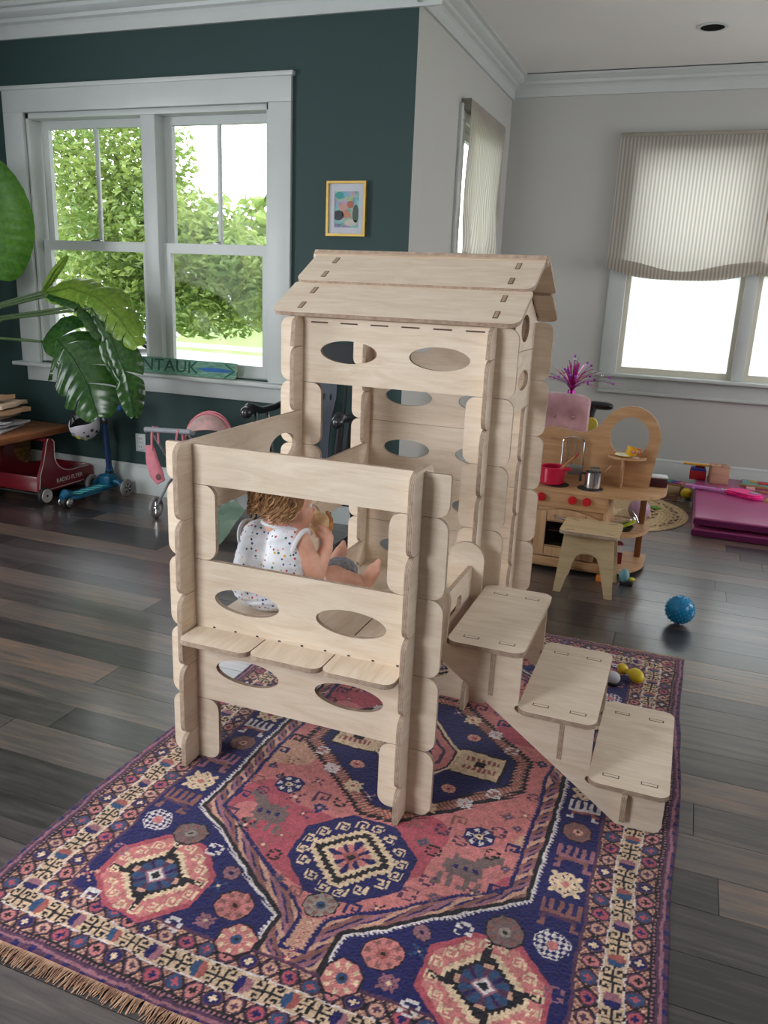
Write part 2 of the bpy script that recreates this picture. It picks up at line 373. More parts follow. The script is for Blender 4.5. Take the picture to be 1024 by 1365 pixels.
# ------------------------------------------------------------------ windows of the bay with linen shades
def filmmat():
    k = N('white_privacy_film'); v = k.coords(rnd=False); f = k.noise(v, 2.2, 3)
    c = k.ramp(f, [(0.3, (0.78, 0.79, 0.81)), (0.7, (0.88, 0.88, 0.89))]); t = k.n('BsdfTranslucent'); d = k.n('BsdfDiffuse'); mx = k.n('MixShader'); mx.inputs[0].default_value = 0.12
    k.l(c, t.inputs[0]); k.l(c, d.inputs[0]); k.l(t.outputs[0], mx.inputs[1]); k.l(d.outputs[0], mx.inputs[2]); k.l(mx.outputs[0], k.out.inputs[0]); return k.m
M_FILM = filmmat()
def linen(name, ax):
    k = N(name); tc = k.n('TexCoord'); sp = k.n('SeparateXYZ'); k.l(tc.outputs['Object'], sp.inputs[0])
    m = k.n('Math', operation='MULTIPLY'); m.inputs[1].default_value = 2*PI/0.0275; k.l(sp.outputs[ax], m.inputs[0]); s = k.n('Math', operation='SINE'); k.l(m.outputs[0], s.inputs[0])
    mr = k.n('MapRange'); mr.inputs['From Min'].default_value = -1; k.l(s.outputs[0], mr.inputs[0])
    c = k.ramp(mr.outputs[0], [(0.25, lin((226, 220, 210))), (0.8, lin((188, 181, 172)))])
    f = k.noise(tc.outputs['Object'], 260, 2)
    t = k.n('BsdfTranslucent'); d = k.n('BsdfDiffuse'); mx = k.n('MixShader'); mx.inputs[0].default_value = 0.42
    k.l(c, t.inputs[0]); k.l(c, d.inputs[0]); k.l(t.outputs[0], mx.inputs[1]); k.l(d.outputs[0], mx.inputs[2]); k.l(mx.outputs[0], k.out.inputs[0])
    bp = k.n('Bump'); bp.inputs['Strength'].default_value = 0.15; bp.inputs['Distance'].default_value = 0.002; k.l(f, bp.inputs['Height']); k.l(bp.outputs[0], d.inputs['Normal']); return k.m
M_SASH2 = pm('cream_sash_paint', (206, 202, 186), 0.45, var=0.02)
w3 = empty_struct('window_3', (0.35, BY, 0.86)); SUB['window_3'] = Vector((0.35, BY, 0.86))
for (x0, x1, z0, z1) in ((-0.71, -0.575, 0.885, 2.56), (1.28, 1.41, 0.885, 2.56), (-0.71, 1.41, 2.56, 2.66)):
    bm = nb(); bb(bm, x0, x1, BY-0.025, BY, z0, z1, bev=0.004); wp(w3, 'casing_board', bm)
bm = nb(); bb(bm, -0.76, 1.46, BY-0.08, BY+0.16, 0.862, 0.888, bev=0.006); wp(w3, 'sill_board', bm)
bm = nb(); bb(bm, -0.7, 1.4, BY-0.022, BY, 0.745, 0.862, bev=0.004); wp(w3, 'apron', bm)
bm = nb(); bb(bm, -0.7, 1.4, BY-0.034, BY, 0.725, 0.75, bev=0.006); wp(w3, 'apron_bead', bm)
bm = nb(); bb(bm, 0.305, 0.395, BY-0.005, BY+0.12, 0.888, 2.56, bev=0.004); wp(w3, 'mullion', bm)
for (x0, x1) in ((-0.575, 0.305), (0.395, 1.28)):
    sash(w3, x0, x1, 0.888, 1.74, BY+0.05, st=0.035, rb=0.05, rt=0.05, glassm=M_FILM, mat=M_SASH2)
    sash(w3, x0, x1, 1.70, 2.56, BY+0.1, st=0.035, rb=0.05, rt=0.05, glassm=M_FILM, mat=M_SASH2)
def shade_back():
    bm = nb(); nx, nz = 110, 30; x0, x1 = -0.735, 1.42; z1 = 2.70; g = []
    def scal(x):
        k = (x-x0)/(1.115); t = k-math.floor(k); return 1.735-0.085*math.sin(PI*min(max(t, 0), 1))**0.8
    prof = [(j/nz, None) for j in range(nz+1)]
    for i in range(nx+1):
        x = x0+(x1-x0)*i/nx; zb = scal(x); col = []
        for j in range(nz+1):
            t = j/nz; z = z1+(zb-z1)*t
            d = 0.012*math.sin(3.1*x+1.0)*t + 0.010*math.exp(-((x-x0-0.12-0.35*t)/0.05)**2)*math.sin(PI*t) + 0.022*t*t + 0.02*math.exp(-((x-0.38)/0.03)**2)*t
            col.append(bm.verts.new((x, BY-0.05-d, z)))
        for (dz, dd) in ((-0.004, 0.045), (0.035, 0.056), (0.066, 0.045), (0.03, 0.033), (-0.01, 0.04), (-0.022, 0.05), (-0.006, 0.06), (0.03, 0.064)):   # gathered fold along the hem
            w = 1.0+0.25*math.sin(9*x); col.append(bm.verts.new((x+0.004*math.sin(5*x), BY-0.05-dd*1.0, zb+dz*w)))
        g.append(col)
    for i in range(nx):
        for j in range(len(g[0])-1): bm.faces.new((g[i][j], g[i+1][j], g[i+1][j+1], g[i][j+1]))
    bmesh.ops.recalc_face_normals(bm, faces=bm.faces[:])
    return bm
sh = thing('roman_shade', 'cream striped linen roman shade with scalloped hem over the bay back window', 'window shade', (0.34, BY-0.05, 1.65)); SUB[sh.name] = Vector((0.34, BY-0.05, 1.65))
ob('fabric', shade_back(), linen('striped_linen_back', 0), sh, smooth=60)
bm = nb(); bb(bm, -0.735, 1.42, BY-0.055, BY-0.001, 2.675, 2.705, bev=0.003); ob('headrail', bm, pm('headrail_cloth', (160, 154, 142), 0.9), sh)
bm = nb(); cyl(bm, (0.38, BY-0.085, 1.68), (0.38, BY-0.062, 2.68), 0.004, seg=6); ob('cord', bm, pm('tan_cord', (170, 140, 105), 0.8), sh)
w2 = empty_struct('window_2', (CXW, 6.0, 0.86)); SUB['window_2'] = Vector((CXW, 6.0, 0.86))
for (y0, y1, z0, z1) in ((5.46, 5.56, 0.885, 2.56), (6.42, 6.52, 0.885, 2.56), (5.46, 6.52, 2.56, 2.66)):
    bm = nb(); bb(bm, CXW, CXW+0.022, y0, y1, z0, z1, bev=0.004); wp(w2, 'casing_board', bm)
bm = nb(); bb(bm, CXW-0.16, CXW+0.07, 5.43, 6.55, 0.862, 0.888, bev=0.006); wp(w2, 'sill_board', bm)
for (z0, z1, x) in ((0.888, 1.74, CXW-0.05), (1.7, 2.56, CXW-0.1)):
    bm = nb(); plate(bm, [(5.56, z0), (6.42, z0), (6.42, z1), (5.56, z1)], [[(5.61, z0+0.06), (6.37, z0+0.06), (6.37, z1-0.05), (5.61, z1-0.05)]], 0.035, T(x, 0, 0) @ Rz(PI/2) @ Rx(PI/2))
    wp(w2, 'sash_frame', bm, [M_TRIM]*2)
    bm = nb(); bb(bm, x-0.003, x+0.003, 5.61, 6.37, z0+0.06, z1-0.05); wp(w2, 'pane', bm, M_GLASS)
bm = nb(); g = []; ny, nz = 60, 24
for i in range(ny+1):
    yy = 5.5+1.0*i/ny; col = []
    for j in range(nz+1):
        t = j/nz; zb = 1.68-0.05*math.sin(PI*i/ny)
        col.append(bm.verts.new((CXW+0.07+0.02*t*math.sin(yy*15)*math.sin(t*9)+0.018*t*math.sin(yy*26), yy+0.02*t*math.sin(t*14), 2.685+(zb-2.685)*t)))
    for (dz, dd) in ((-0.01, 0.02), (0.03, 0.035), (0.07, 0.02), (0.02, 0.012)): col.append(bm.verts.new((CXW+0.07+dd, yy, zb+dz)))
    g.append(col)
for i in range(ny):
    for j in range(len(g[0])-1): bm.faces.new((g[i][j], g[i+1][j], g[i+1][j+1], g[i][j+1]))
sh2 = thing('roman_shade', 'narrow cream linen roman shade on the bay side wall above the playhouse roof', 'window shade', (CXW+0.07, 6.0, 1.63)); SUB[sh2.name] = Vector((CXW+0.07, 6.0, 1.63))
ob('fabric', bm, linen('striped_linen_side', 1), sh2, smooth=60)
bm = nb(); bb(bm, CXW+0.001, CXW+0.068, 5.5, 6.5, 2.62, 2.69, bev=0.003); ob('headrail', bm, pm('headrail_cloth_side', (128, 124, 112), 0.9), sh2)
# recessed ceiling light
dl = thing('recessed_downlight', 'unlit round recessed downlight with white trim ring in the ceiling', 'downlight', (-0.155, 5.93, CEIL-0.004)); SUB[dl.name] = Vector((-0.155, 5.93, CEIL-0.004))
bm = nb(); lathe(bm, [(0.070, CEIL-0.002), (0.073, CEIL-0.007), (0.092, CEIL-0.005), (0.097, CEIL+0.0005)], 32, T(-0.155, 5.93, 0)); ob('trim_ring', bm, M_TRIM, dl)
bm = nb(); lathe(bm, [(0.072, CEIL-0.0055), (0.05, CEIL-0.0045), (0.0, CEIL-0.004)], 32, T(-0.155, 5.93, 0)); ob('baffle', bm, pm('black_baffle', (10, 9, 9), 0.8, spec=0.1), dl)
# wall outlet
ot = thing('wall_outlet', 'white double wall outlet on the green wall behind the scooter', 'outlet', (-3.545, GY-0.004, 0.305)); SUB[ot.name] = Vector((-3.545, GY-0.004, 0.305))
bm = nb(); bb(bm, -3.587, -3.503, GY-0.008, GY-0.001, 0.305, 0.433, bev=0.003); ob('cover_plate', bm, M_TRIM, ot)
for zc in (0.34, 0.398):
    bm = nb(); bb(bm, -3.563, -3.527, GY-0.0105, GY-0.008, zc-0.02, zc+0.02, bev=0.001); f = ob('receptacle', bm, pm('receptacle_plastic', (214, 216, 216), 0.4), ot)
    for dx in (-0.008, 0.008):
        bm = nb(); bb(bm, -3.545+dx-0.0015, -3.545+dx+0.0015, GY-0.0112, GY-0.0104, zc-0.006, zc+0.008); ob('slot', bm, M_DARK, f)
# ------------------------------------------------------------------ exterior seen through the windows
M_LEAF = None
def leafmat(name, c1, c2, trans=0.35, rough=0.45):
    k = N(name); v = k.coords(rnd=False); f = k.noise(v, 2.3, 3); g = k.noise(v, 40, 2); mx0 = k.n('Math', operation='MULTIPLY_ADD'); mx0.inputs[1].default_value = 0.5
    k.l(f, mx0.inputs[0]); mm = k.n('Math', operation='MULTIPLY'); mm.inputs[1].default_value = 0.5; k.l(g, mm.inputs[0]); k.l(mm.outputs[0], mx0.inputs[2])
    c = k.ramp(mx0.outputs[0], [(0.38, lin(c2)), (0.62, lin(c1))]); b = k.n('BsdfPrincipled'); b.inputs['Roughness'].default_value = rough; k.l(c, b.inputs['Base Color'])
    t = k.n('BsdfTranslucent'); k.l(c, t.inputs[0]); mx = k.n('MixShader'); mx.inputs[0].default_value = trans
    k.l(b.outputs[0], mx.inputs[1]); k.l(t.outputs[0], mx.inputs[2]); k.l(mx.outputs[0], k.out.inputs[0]); return k.m
M_TREE = leafmat('tree_leaf', (150, 166, 88), (84, 116, 56), 0.45)
M_BARK = pm('tree_bark', (104, 92, 76), 0.9, nscale=12, bump=0.4)
GZ = -0.28
bm = nb(); bb(bm, -40, 12, 4.8, 60, GZ-0.1, GZ); struct('ground_lawn', bm, pm('lawn_grass', (110, 132, 66), 0.95, nscale=6, c2=(86, 110, 48)))
bm = nb(); bb(bm, -40, 12, 18.4, 19.6, GZ, GZ+0.015); struct('ground_sidewalk', bm, pm('pale_concrete', (176, 172, 162), 0.9, var=0.03))
bm = nb(); bb(bm, -40, 12, 11.4, 17.4, GZ, GZ+0.012); struct('ground_street', bm, pm('pale_asphalt', (150, 149, 148), 0.9, var=0.04))
def leafcloud(blobs, size, seed):
    rg = np.random.RandomState(seed); V = []; F = []
    for (c, r, n) in blobs:
        P = rg.normal(size=(n, 3)); P /= np.linalg.norm(P, axis=1)[:, None]; rad = rg.rand(n)**0.45
        P = P*rad[:, None]*np.array(r)+np.array(c)
        for p in P:
            a = rg.rand()*2*PI; tl = rg.uniform(-0.9, 0.3); s = size*rg.uniform(0.7, 1.25)
            d = np.array([math.cos(a)*math.cos(tl), math.sin(a)*math.cos(tl), math.sin(tl)]); w = np.cross(d, rg.normal(size=3)); w /= np.linalg.norm(w)+1e-9; nn = np.cross(d, w)
            b = len(V); q = p-d*s*0.5
            V += [q, p+w*s*0.22+nn*0.06*s, p+d*s*0.5-nn*0.10*s, p-w*s*0.22+nn*0.06*s]; F += [(b, b+1, b+2), (b, b+2, b+3)]
    me = bpy.data.meshes.new('foliage'); me.from_pydata([tuple(v) for v in V], [], F); return me
tr = thing('street_tree', 'leafy green tree filling the view outside the green wall window', 'tree', (-7.0, 9.6, GZ))
blobs = [((-7.9, 9.3, 2.9), (1.15, 0.9, 1.1), 2600), ((-7.1, 9.2, 2.3), (1.0, 0.9, 0.85), 2400), ((-6.15, 9.0, 2.0), (0.8, 0.8, 0.6), 1600), ((-5.4, 9.0, 1.72), (0.62, 0.7, 0.38), 900), ((-5.75, 9.1, 1.2), (0.8, 0.7, 0.46), 1300), ((-7.6, 9.2, 1.2), (1.1, 0.8, 0.6), 1600), ((-6.62, 9.2, 2.95), (0.42, 0.6, 0.6), 620), ((-8.6, 9.6, 3.5), (1.2, 0.9, 0.9), 1000), ((-6.7, 9.3, 1.15), (0.8, 0.7, 0.5), 1100), ((-4.95, 9.0, 1.45), (0.4, 0.5, 0.5), 500), ((-6.5, 9.1, 1.7), (1.5, 0.6, 0.7), 1500), ((-7.0, 8.9, 3.3), (0.5, 0.5, 0.4), 300)]
me = leafcloud(blobs, 0.125, 5); me.materials.append(M_TREE); link('foliage', me, tr, -SUB[tr.name], kind='stuff')
bm = nb(); tube(bm, [(-7.0, 9.6, GZ), (-7.05, 9.6, 0.8), (-7.2, 9.5, 1.8), (-7.5, 9.4, 3.2)], [0.14, 0.11, 0.08, 0.03], 10)
for e in ((-6.0, 9.1, 1.9), (-5.5, 9.0, 1.5), (-8.4, 9.4, 3.0), (-6.6, 9.2, 3.0), (-7.9, 9.2, 1.3)):
    m = Vector((-7.1, 9.55, 1.2)).lerp(Vector(e), 0.5)+Vector((0, 0, 0.12)); tube(bm, [(-7.08, 9.57, 1.1), m, e], [0.05, 0.03, 0.01], 7)
ob('trunk', bm, M_BARK, tr)
for i, (c, r, n, lab) in enumerate([((-17, 30, 2.4), (4, 2.0, 2.6), 700, 'pale distant tree across the street, left of the car'), ((-27, 32, 2.6), (4.5, 2.0, 2.8), 700, 'pale distant tree across the street behind the parked car')]):
    t2 = thing('distant_tree', lab, 'tree', (c[0], c[1], GZ)); me = leafcloud([(c, r, n)], 0.9, 20+i); me.materials.append(M_TREE); link('foliage', me, t2, -SUB[t2.name], kind='stuff')
    bm = nb(); tube(bm, [(c[0], c[1], GZ), (c[0], c[1], c[2])], [0.25, 0.15], 8); ob('trunk', bm, M_BARK, t2)
# white car parked across the street
M_CAR = pm('white_car_paint', (170, 174, 180), 0.2, var=0.02, Coat_Weight=0.6)
car = thing('parked_car', 'white car parked in the street beyond the window', 'car', (-14.1, 16.2, GZ+0.012), local=True)
bm = nb(); side = [(-2.3, 0.32), (2.25, 0.32), (2.3, 0.62), (1.9, 0.86), (1.0, 0.95), (0.45, 1.42), (-1.0, 1.45), (-1.75, 0.98), (-2.25, 0.9)]
plate(bm, side, [], 1.75, Rx(PI/2)); bmesh.ops.bevel(bm, geom=bm.edges[:], offset=0.05, segments=2, affect='EDGES'); ob('body', bm, [M_CAR, M_CAR], car)
bm = nb(); plate(bm, [(-1.55, 0.98), (0.85, 0.96), (0.42, 1.36), (-0.95, 1.39)], [], 1.77, Rx(PI/2)); ob('side_window', bm, [pm('car_glass', (40, 46, 52), 0.1)]*2, car)
for x in (-1.4, 1.4):
    for yy in (-0.8, 0.8):
        bm = nb(); M = T(x, yy, 0.33) @ Rx(PI/2); lathe(bm, [(0.0, -0.11), (0.2, -0.11), (0.3, -0.1), (0.33, -0.06), (0.33, 0.06), (0.3, 0.1), (0.2, 0.11), (0.0, 0.11)], 24, M)
        w = ob('wheel', bm, pm('tyre_rubber', (34, 34, 36), 0.8), car)
        bm = nb()
        for k in range(5):
            box(bm, (0.1, 0, 0), (0.19, 0.06, 0.235), M @ Rz(2*PI*k/5), bev=0.01)
        lathe(bm, [(0.2, -0.12), (0.23, -0.118), (0.23, 0.118), (0.2, 0.12)], 24, M); ob('rim', bm, pm('alloy_rim', (190, 192, 196), 0.3, 0.8), w)
# ------------------------------------------------------------------ playhouse of interlocking birch plywood
def birch():
    k = N('birch_plywood_face'); b = k.bsdf(0.55, 0, 0.35)
    v = k.coords(scale=(1.6, 9, 9)); f = k.noise(v, 2.6, 5, 0.6, 1.2); v2 = k.coords(scale=(3, 90, 90)); g = k.noise(v2, 2.5, 3)
    mx = k.n('Math', operation='MULTIPLY_ADD'); mx.inputs[1].default_value = 0.7; k.l(f, mx.inputs[0]); m2 = k.n('Math', operation='MULTIPLY'); m2.inputs[1].default_value = 0.3; k.l(g, m2.inputs[0]); k.l(m2.outputs[0], mx.inputs[2])
    c = k.ramp(mx.outputs[0], [(0.3, lin((206, 185, 162))), (0.47, lin((218, 200, 179))), (0.62, lin((226, 211, 193)))])
    v3 = k.coords(scale=(2.5, 26, 26)); h = k.noise(v3, 3.0, 4, 0.7, 0.4); kn = k.ramp(h, [(0.27, (1, 1, 1)), (0.31, (0, 0, 0))])
    mc = k.n('MixRGB'); mc.inputs[2].default_value = (*lin((196, 168, 142)), 1); ml = k.n('Math', operation='MULTIPLY'); ml.inputs[1].default_value = 0.5; k.l(kn, ml.inputs[0]); k.l(ml.outputs[0], mc.inputs[0]); k.l(c, mc.inputs[1])
    oi = k.n('ObjectInfo'); mr = k.n('MapRange'); mr.inputs['To Min'].default_value = 0.93; mr.inputs['To Max'].default_value = 1.05; k.l(oi.outputs['Random'], mr.inputs[0])
    mm = k.n('VectorMath', operation='SCALE'); k.l(mc.outputs[0], mm.inputs[0]); k.l(mr.outputs[0], mm.inputs['Scale']); k.l(mm.outputs[0], b.inputs['Base Color']); return k.m
def plyedge():
    k = N('plywood_cut_edge'); b = k.bsdf(0.7, 0, 0.25); tc = k.n('TexCoord'); sp = k.n('SeparateXYZ'); k.l(tc.outputs['Object'], sp.inputs[0])
    m = k.n('Math', operation='MULTIPLY'); m.inputs[1].default_value = 2*PI/0.0033; k.l(sp.outputs[2], m.inputs[0]); s = k.n('Math', operation='SINE'); k.l(m.outputs[0], s.inputs[0])
    f = k.noise(tc.outputs['Object'], 60); ad = k.n('Math', operation='MULTIPLY_ADD'); ad.inputs[1].default_value = 0.35; k.l(s.outputs[0], ad.inputs[0]); k.l(f, ad.inputs[2])
    k.l(k.ramp(ad.outputs[0], [(0.25, lin((134, 108, 92))), (0.75, lin((200, 180, 160)))]), b.inputs['Base Color']); return k.m
M_BIRCH = birch(); M_EDGE = plyedge(); BP = [M_BIRCH, M_EDGE]
XL, XR, YF, YM, YB = -1.3332, -0.6209, 1.9575, 2.6755, 3.359
CH, BX0, BY0, PR, TH = 0.2327, -0.0137, 0.1157, 0.083, 0.015
RUGT = 0.006
zx = lambda k: max(RUGT+0.001, BX0+CH*k)
zy = lambda k: BY0+CH*k
XC = (XL+XR)/2
house = thing('playhouse', 'birch plywood climbing playhouse with gable roofed tower and open platform on the rug', 'playhouse', (XC, 2.6, RUGT))
HO = SUB[house.name]
def mk(outer, holes=(), t=TH, name='panel'):
    bm = nb(); plate(bm, outer, holes, t); return mesh_of(name, bm, BP)
RXP = (PI/2, 0, 0); RYP = (PI/2, 0, PI/2)
GAP = 0.0016
_cache = {}
def piece(name, kind, length, h, holes, pos, rot, r=0.036, rad=None, parent=None):
    key = (kind, round(length, 4), round(h, 4), holes, str(rad))
    if key not in _cache:
        hs = []
        if holes == 'two': hs = [ell(-0.1695, 0.0, 0.1095, 0.04), ell(0.1695, 0.0, 0.1095, 0.04)]
        elif holes == 'twoY': hs = [ell(-0.17, 0.0, 0.1, 0.04), ell(0.17, 0.0, 0.1, 0.04)]
        elif holes == 'far': hs = [ell(0.20, 0.0, 0.1, 0.05)]
        elif holes == 'near': hs = [rrect(0.26, 0.06, 0.029, cx=0.0, cy=0.03)]
        _cache[key] = mk(rrect(length, h, rad or min(r, h*0.45)), hs, name=name)
    return link(name, _cache[key], parent or house, Vector(pos)-HO, rot)
def xpiece(k, y, full, z0=None, z1=None, holes='two', rad=None):
    a = zx(k) if z0 is None else z0; b = zx(k+1) if z1 is None else z1; zc = (a+b)/2; h = b-a-GAP
    if full: piece('wall_panel', 'x', XR-XL+2*PR, h, holes, (XC, y, zc), RXP, rad=rad)
    else:
        for x in (XL, XR): piece('post_block', 'x', 2*PR, h, '', (x, y, zc), RXP, rad=rad)
def ystub(x, y, z0, z1, rad=None): piece('post_block', 'y', 2*PR, z1-z0-GAP, '', (x, y, (z0+z1)/2), RYP, rad=rad)
def ypanel(x, ya, yb, z0, z1, holes): piece('wall_panel', 'y', yb-ya+2*PR, z1-z0-GAP, holes, (x, (ya+yb)/2, (z0+z1)/2), RYP)
q = 0.036
xpiece(0, YF, False); xpiece(1, YF, True); xpiece(2, YF, True); xpiece(3, YF, False); xpiece(4, YF, True, z1=1.037, holes='', rad=(q, q, 0.006, 0.006))
xpiece(0, YM, True); xpiece(1, YM, True)
for k in (2, 3, 4): xpiece(k, YM, False)
xpiece(5, YM, True)
for k in range(6): xpiece(k, YB, True)
for x in (XL, XR):
    for y in (YF, YM, YB): ystub(x, y, RUGT, zy(0), rad=(0.003, 0.003, q, q))
full_y = {(XL, 'bay', 3): 'far', (XL, 'tow', 2): '', (XL, 'tow', 0): 'twoY', (XR, 'bay', 1): 'near', (XR, 'tow', 4): 'twoY'}
for x in (XL, XR):
    for k in range(5):
        bay = (x, 'bay', k) in full_y; tow = (x, 'tow', k) in full_y; z0, z1 = zy(k), zy(k+1)
        if bay: ypanel(x, YF, YM, z0, z1, full_y[(x, 'bay', k)])
        elif k <= 3: ystub(x, YF, z0, z1)
        if tow: ypanel(x, YM, YB, z0, z1, full_y[(x, 'tow', k)])
        else: ystub(x, YB, z0, z1)
        if not bay and not tow: ystub(x, YM, z0, z1)
# gables
YR = 3.017; RZ = 1.598; EZ = 1.392
def gable(x, holes):
    yc = YR; o = [(YM-PR-yc, zy(5)+GAP), (YB+PR-yc, zy(5)+GAP), (YB+PR-0.012-yc, EZ-0.022), (YR-yc, RZ-0.022), (YM-PR+0.012-yc, EZ-0.022)]
    me = mk(o, holes, name='gable_panel'); return link('gable_panel', me, house, Vector((x, yc, 0))-HO, RYP)
gable(XL, []); gable(XR, [ell(-0.13, 1.365, 0.075, 0.052), ell(0.13, 1.365, 0.075, 0.052)])
# roof boards: two on each slope, the far upper one forms the ridge
sl = math.atan2(RZ-EZ, YR-2.626); Ls = math.hypot(RZ-EZ, YR-2.626)
def roof_board(d0, d1, lift, front, xa, xb, rad):
    """board between slope distances d0 (low) and d1 (high) measured from the eave"""
    w = xb-xa; h = d1-d0; me = mk(rrect(w, h, rad), name='roof_board')
    dm = (d0+d1)/2
    if front: pos = Vector(((xa+xb)/2, 2.626+dm*math.cos(sl), EZ+dm*math.sin(sl)+lift)); rot = (sl, 0, 0)
    else: pos = Vector(((xa+xb)/2, 2*YR-2.626-dm*math.cos(sl), EZ+dm*math.sin(sl)+lift)); rot = (-sl, 0, 0)
    o = link('roof_board', me, house, pos-HO, rot)
    if front or True:
        for x in (XL, XR):
            for dd in (-0.26*h, 0.24*h):
                bm = nb(); box(bm, (0, 0, 0), (0.018, 0.046, 0.0165)); t = link('tenon', mesh_of('tenon', bm, M_BURN), o, (x-(xa+xb)/2, dd, 0.0))
                bm = nb(); box(bm, (0, 0, 0), (0.012, 0.038, 0.0178)); link('tenon_core', mesh_of('tenon_core', bm, M_TENON), t, (0, 0, 0))
    return o
M_BURN = pm('laser_burnt_slot', (84, 62, 48), 0.8)
M_TENON = wood('tenon_end_grain', (186, 160, 134), (150, 122, 98), 0.7, axis=1)
xa, xb = -1.435, -0.533
roof_board(0.0, 0.222, 0.0, True, xa, xb, (0.035, 0.035, 0.01, 0.01)); roof_board(0.212, Ls-0.004, 0.012, True, xa, xb, (0.035, 0.035, 0.012, 0.012))
roof_board(0.0, 0.222, 0.0, False, xa, xb, (0.01, 0.01, 0.035, 0.035)); roof_board(0.212, Ls+0.02, 0.014, False, xa-0.016, xb+0.012, 0.012)
me = mk(rrect(0.93, 0.034, 0.010), name='ridge_board'); link('ridge_board', me, house, Vector((-0.988, YR-0.004, 1.602))-HO, RXP)
# deck boards through the front panel; lower tower floor
for (x0, x1) in ((-1.318, -1.084), (-1.080, -0.854), (-0.850, -0.636)):
    me = mk(rrect(YM-1.835, x1-x0, (0.03, 0.004, 0.004, 0.03)), name='deck_board'); link('deck_board', me, house, Vector(((x0+x1)/2, (1.835+YM)/2, zx(2)+0.0065))-HO, (0, 0, PI/2))
    me = mk(rrect(YB-YM-0.02, x1-x0, 0.004), name='floor_board'); link('floor_board', me, house, Vector(((x0+x1)/2, (YM+YB)/2, zx(1)+0.008))-HO, (0, 0, PI/2))
# little fastening slots above the ledge and under the tower eave
for i in range(9):
    bm = nb(); box(bm, (0, 0, 0), (0.008, 0.004, 0.004)); link('joint_slot', mesh_of('joint_slot', bm, M_DARK), house, Vector((-1.26+i*0.075, YF-0.0068, zx(2)+0.018))-HO)
for i in range(6):
    bm = nb(); box(bm, (0, 0, 0), (0.066, 0.004, 0.005)); link('joint_slot', mesh_of('joint_slot', bm, M_BURN), house, Vector((-1.262+i*0.115, YM-0.0068, 1.366))-HO)
# ------------------------------------------------------------------ stair unit hooked on the right side of the platform
A0, A1, A2, A3 = -0.573, -0.344, -0.119, 0.105
Z1, Z2, Z3 = 0.4884, 0.3107, 0.1332
SN, SF = 2.137, 2.661
stair = thing('play_stairs', 'three step birch plywood stair unit hooked on the right side of the playhouse', 'stairs', (-0.2, 2.4, RUGT))
SO = SUB[stair.name]
arch = [(-0.637+0.064*math.cos(a), 0.600+0.064*math.sin(a)) for a in [i*PI/14 for i in range(15)]]
def relief(x, z): return [(x, z+0.012), (x-0.008, z+0.009), (x-0.011, z+0.001), (x-0.009, z-0.004), (x, z-0.006)]
st_out = [(-0.027, RUGT), (0.078, RUGT), (0.092, RUGT+0.008), (0.098, RUGT+0.025), (0.098, Z3-0.0155), (A2, Z3-0.0155)] + relief(A2, Z3-0.004)[::-1][1:] + [(A2, Z2-0.0155), (A1, Z2-0.0155)] + relief(A1, Z2-0.004)[::-1][1:] + [(A1, Z1-0.0155), (A0, Z1-0.0155)] + [(A0-0.004, Z1+0.004)] + arch + [(-0.701, 0.497)]
for y in (SN+0.02, 2.572):
    me = mk(st_out, name='stringer'); link('stringer', me, stair, Vector((0, y, 0))-SO, RXP)
for (x0, x1, z) in ((A0, A1, Z1), (A1, A2, Z2), (A2, A3, Z3)):
    me = mk(rrect(x1-x0+0.006, SF-SN, 0.034), name='tread'); o = link('tread', me, stair, Vector(((x0+x1)/2, (SN+SF)/2, z-0.0075))-SO)
    for dx in (-0.052, 0.058):
        for y in (SN+0.055, SF-0.075):
            bm = nb(); box(bm, (0, 0, 0), (0.048, 0.016, 0.0155)); t = link('tenon', mesh_of('tenon', bm, M_BURN), o, (dx, y-(SN+SF)/2, 0))
            bm = nb(); box(bm, (0, 0, 0), (0.042, 0.0105, 0.0164)); link('tenon_core', mesh_of('tenon_core', bm, M_BIRCH), t)
for (x, z0, z1, ya, yb) in ((-0.43, 0.33, Z1-0.016, SN+0.0105, 2.58), (-0.21, 0.17, Z2-0.016, SN+0.0115, 2.58), (-0.012, 0.03, Z3-0.016, SN-0.012, 2.60)):
    me = mk(rrect(yb-ya, z1-z0, 0.006), name='brace'); link('brace', me, stair, Vector((x, (ya+yb)/2, (z0+z1)/2))-SO, RYP)
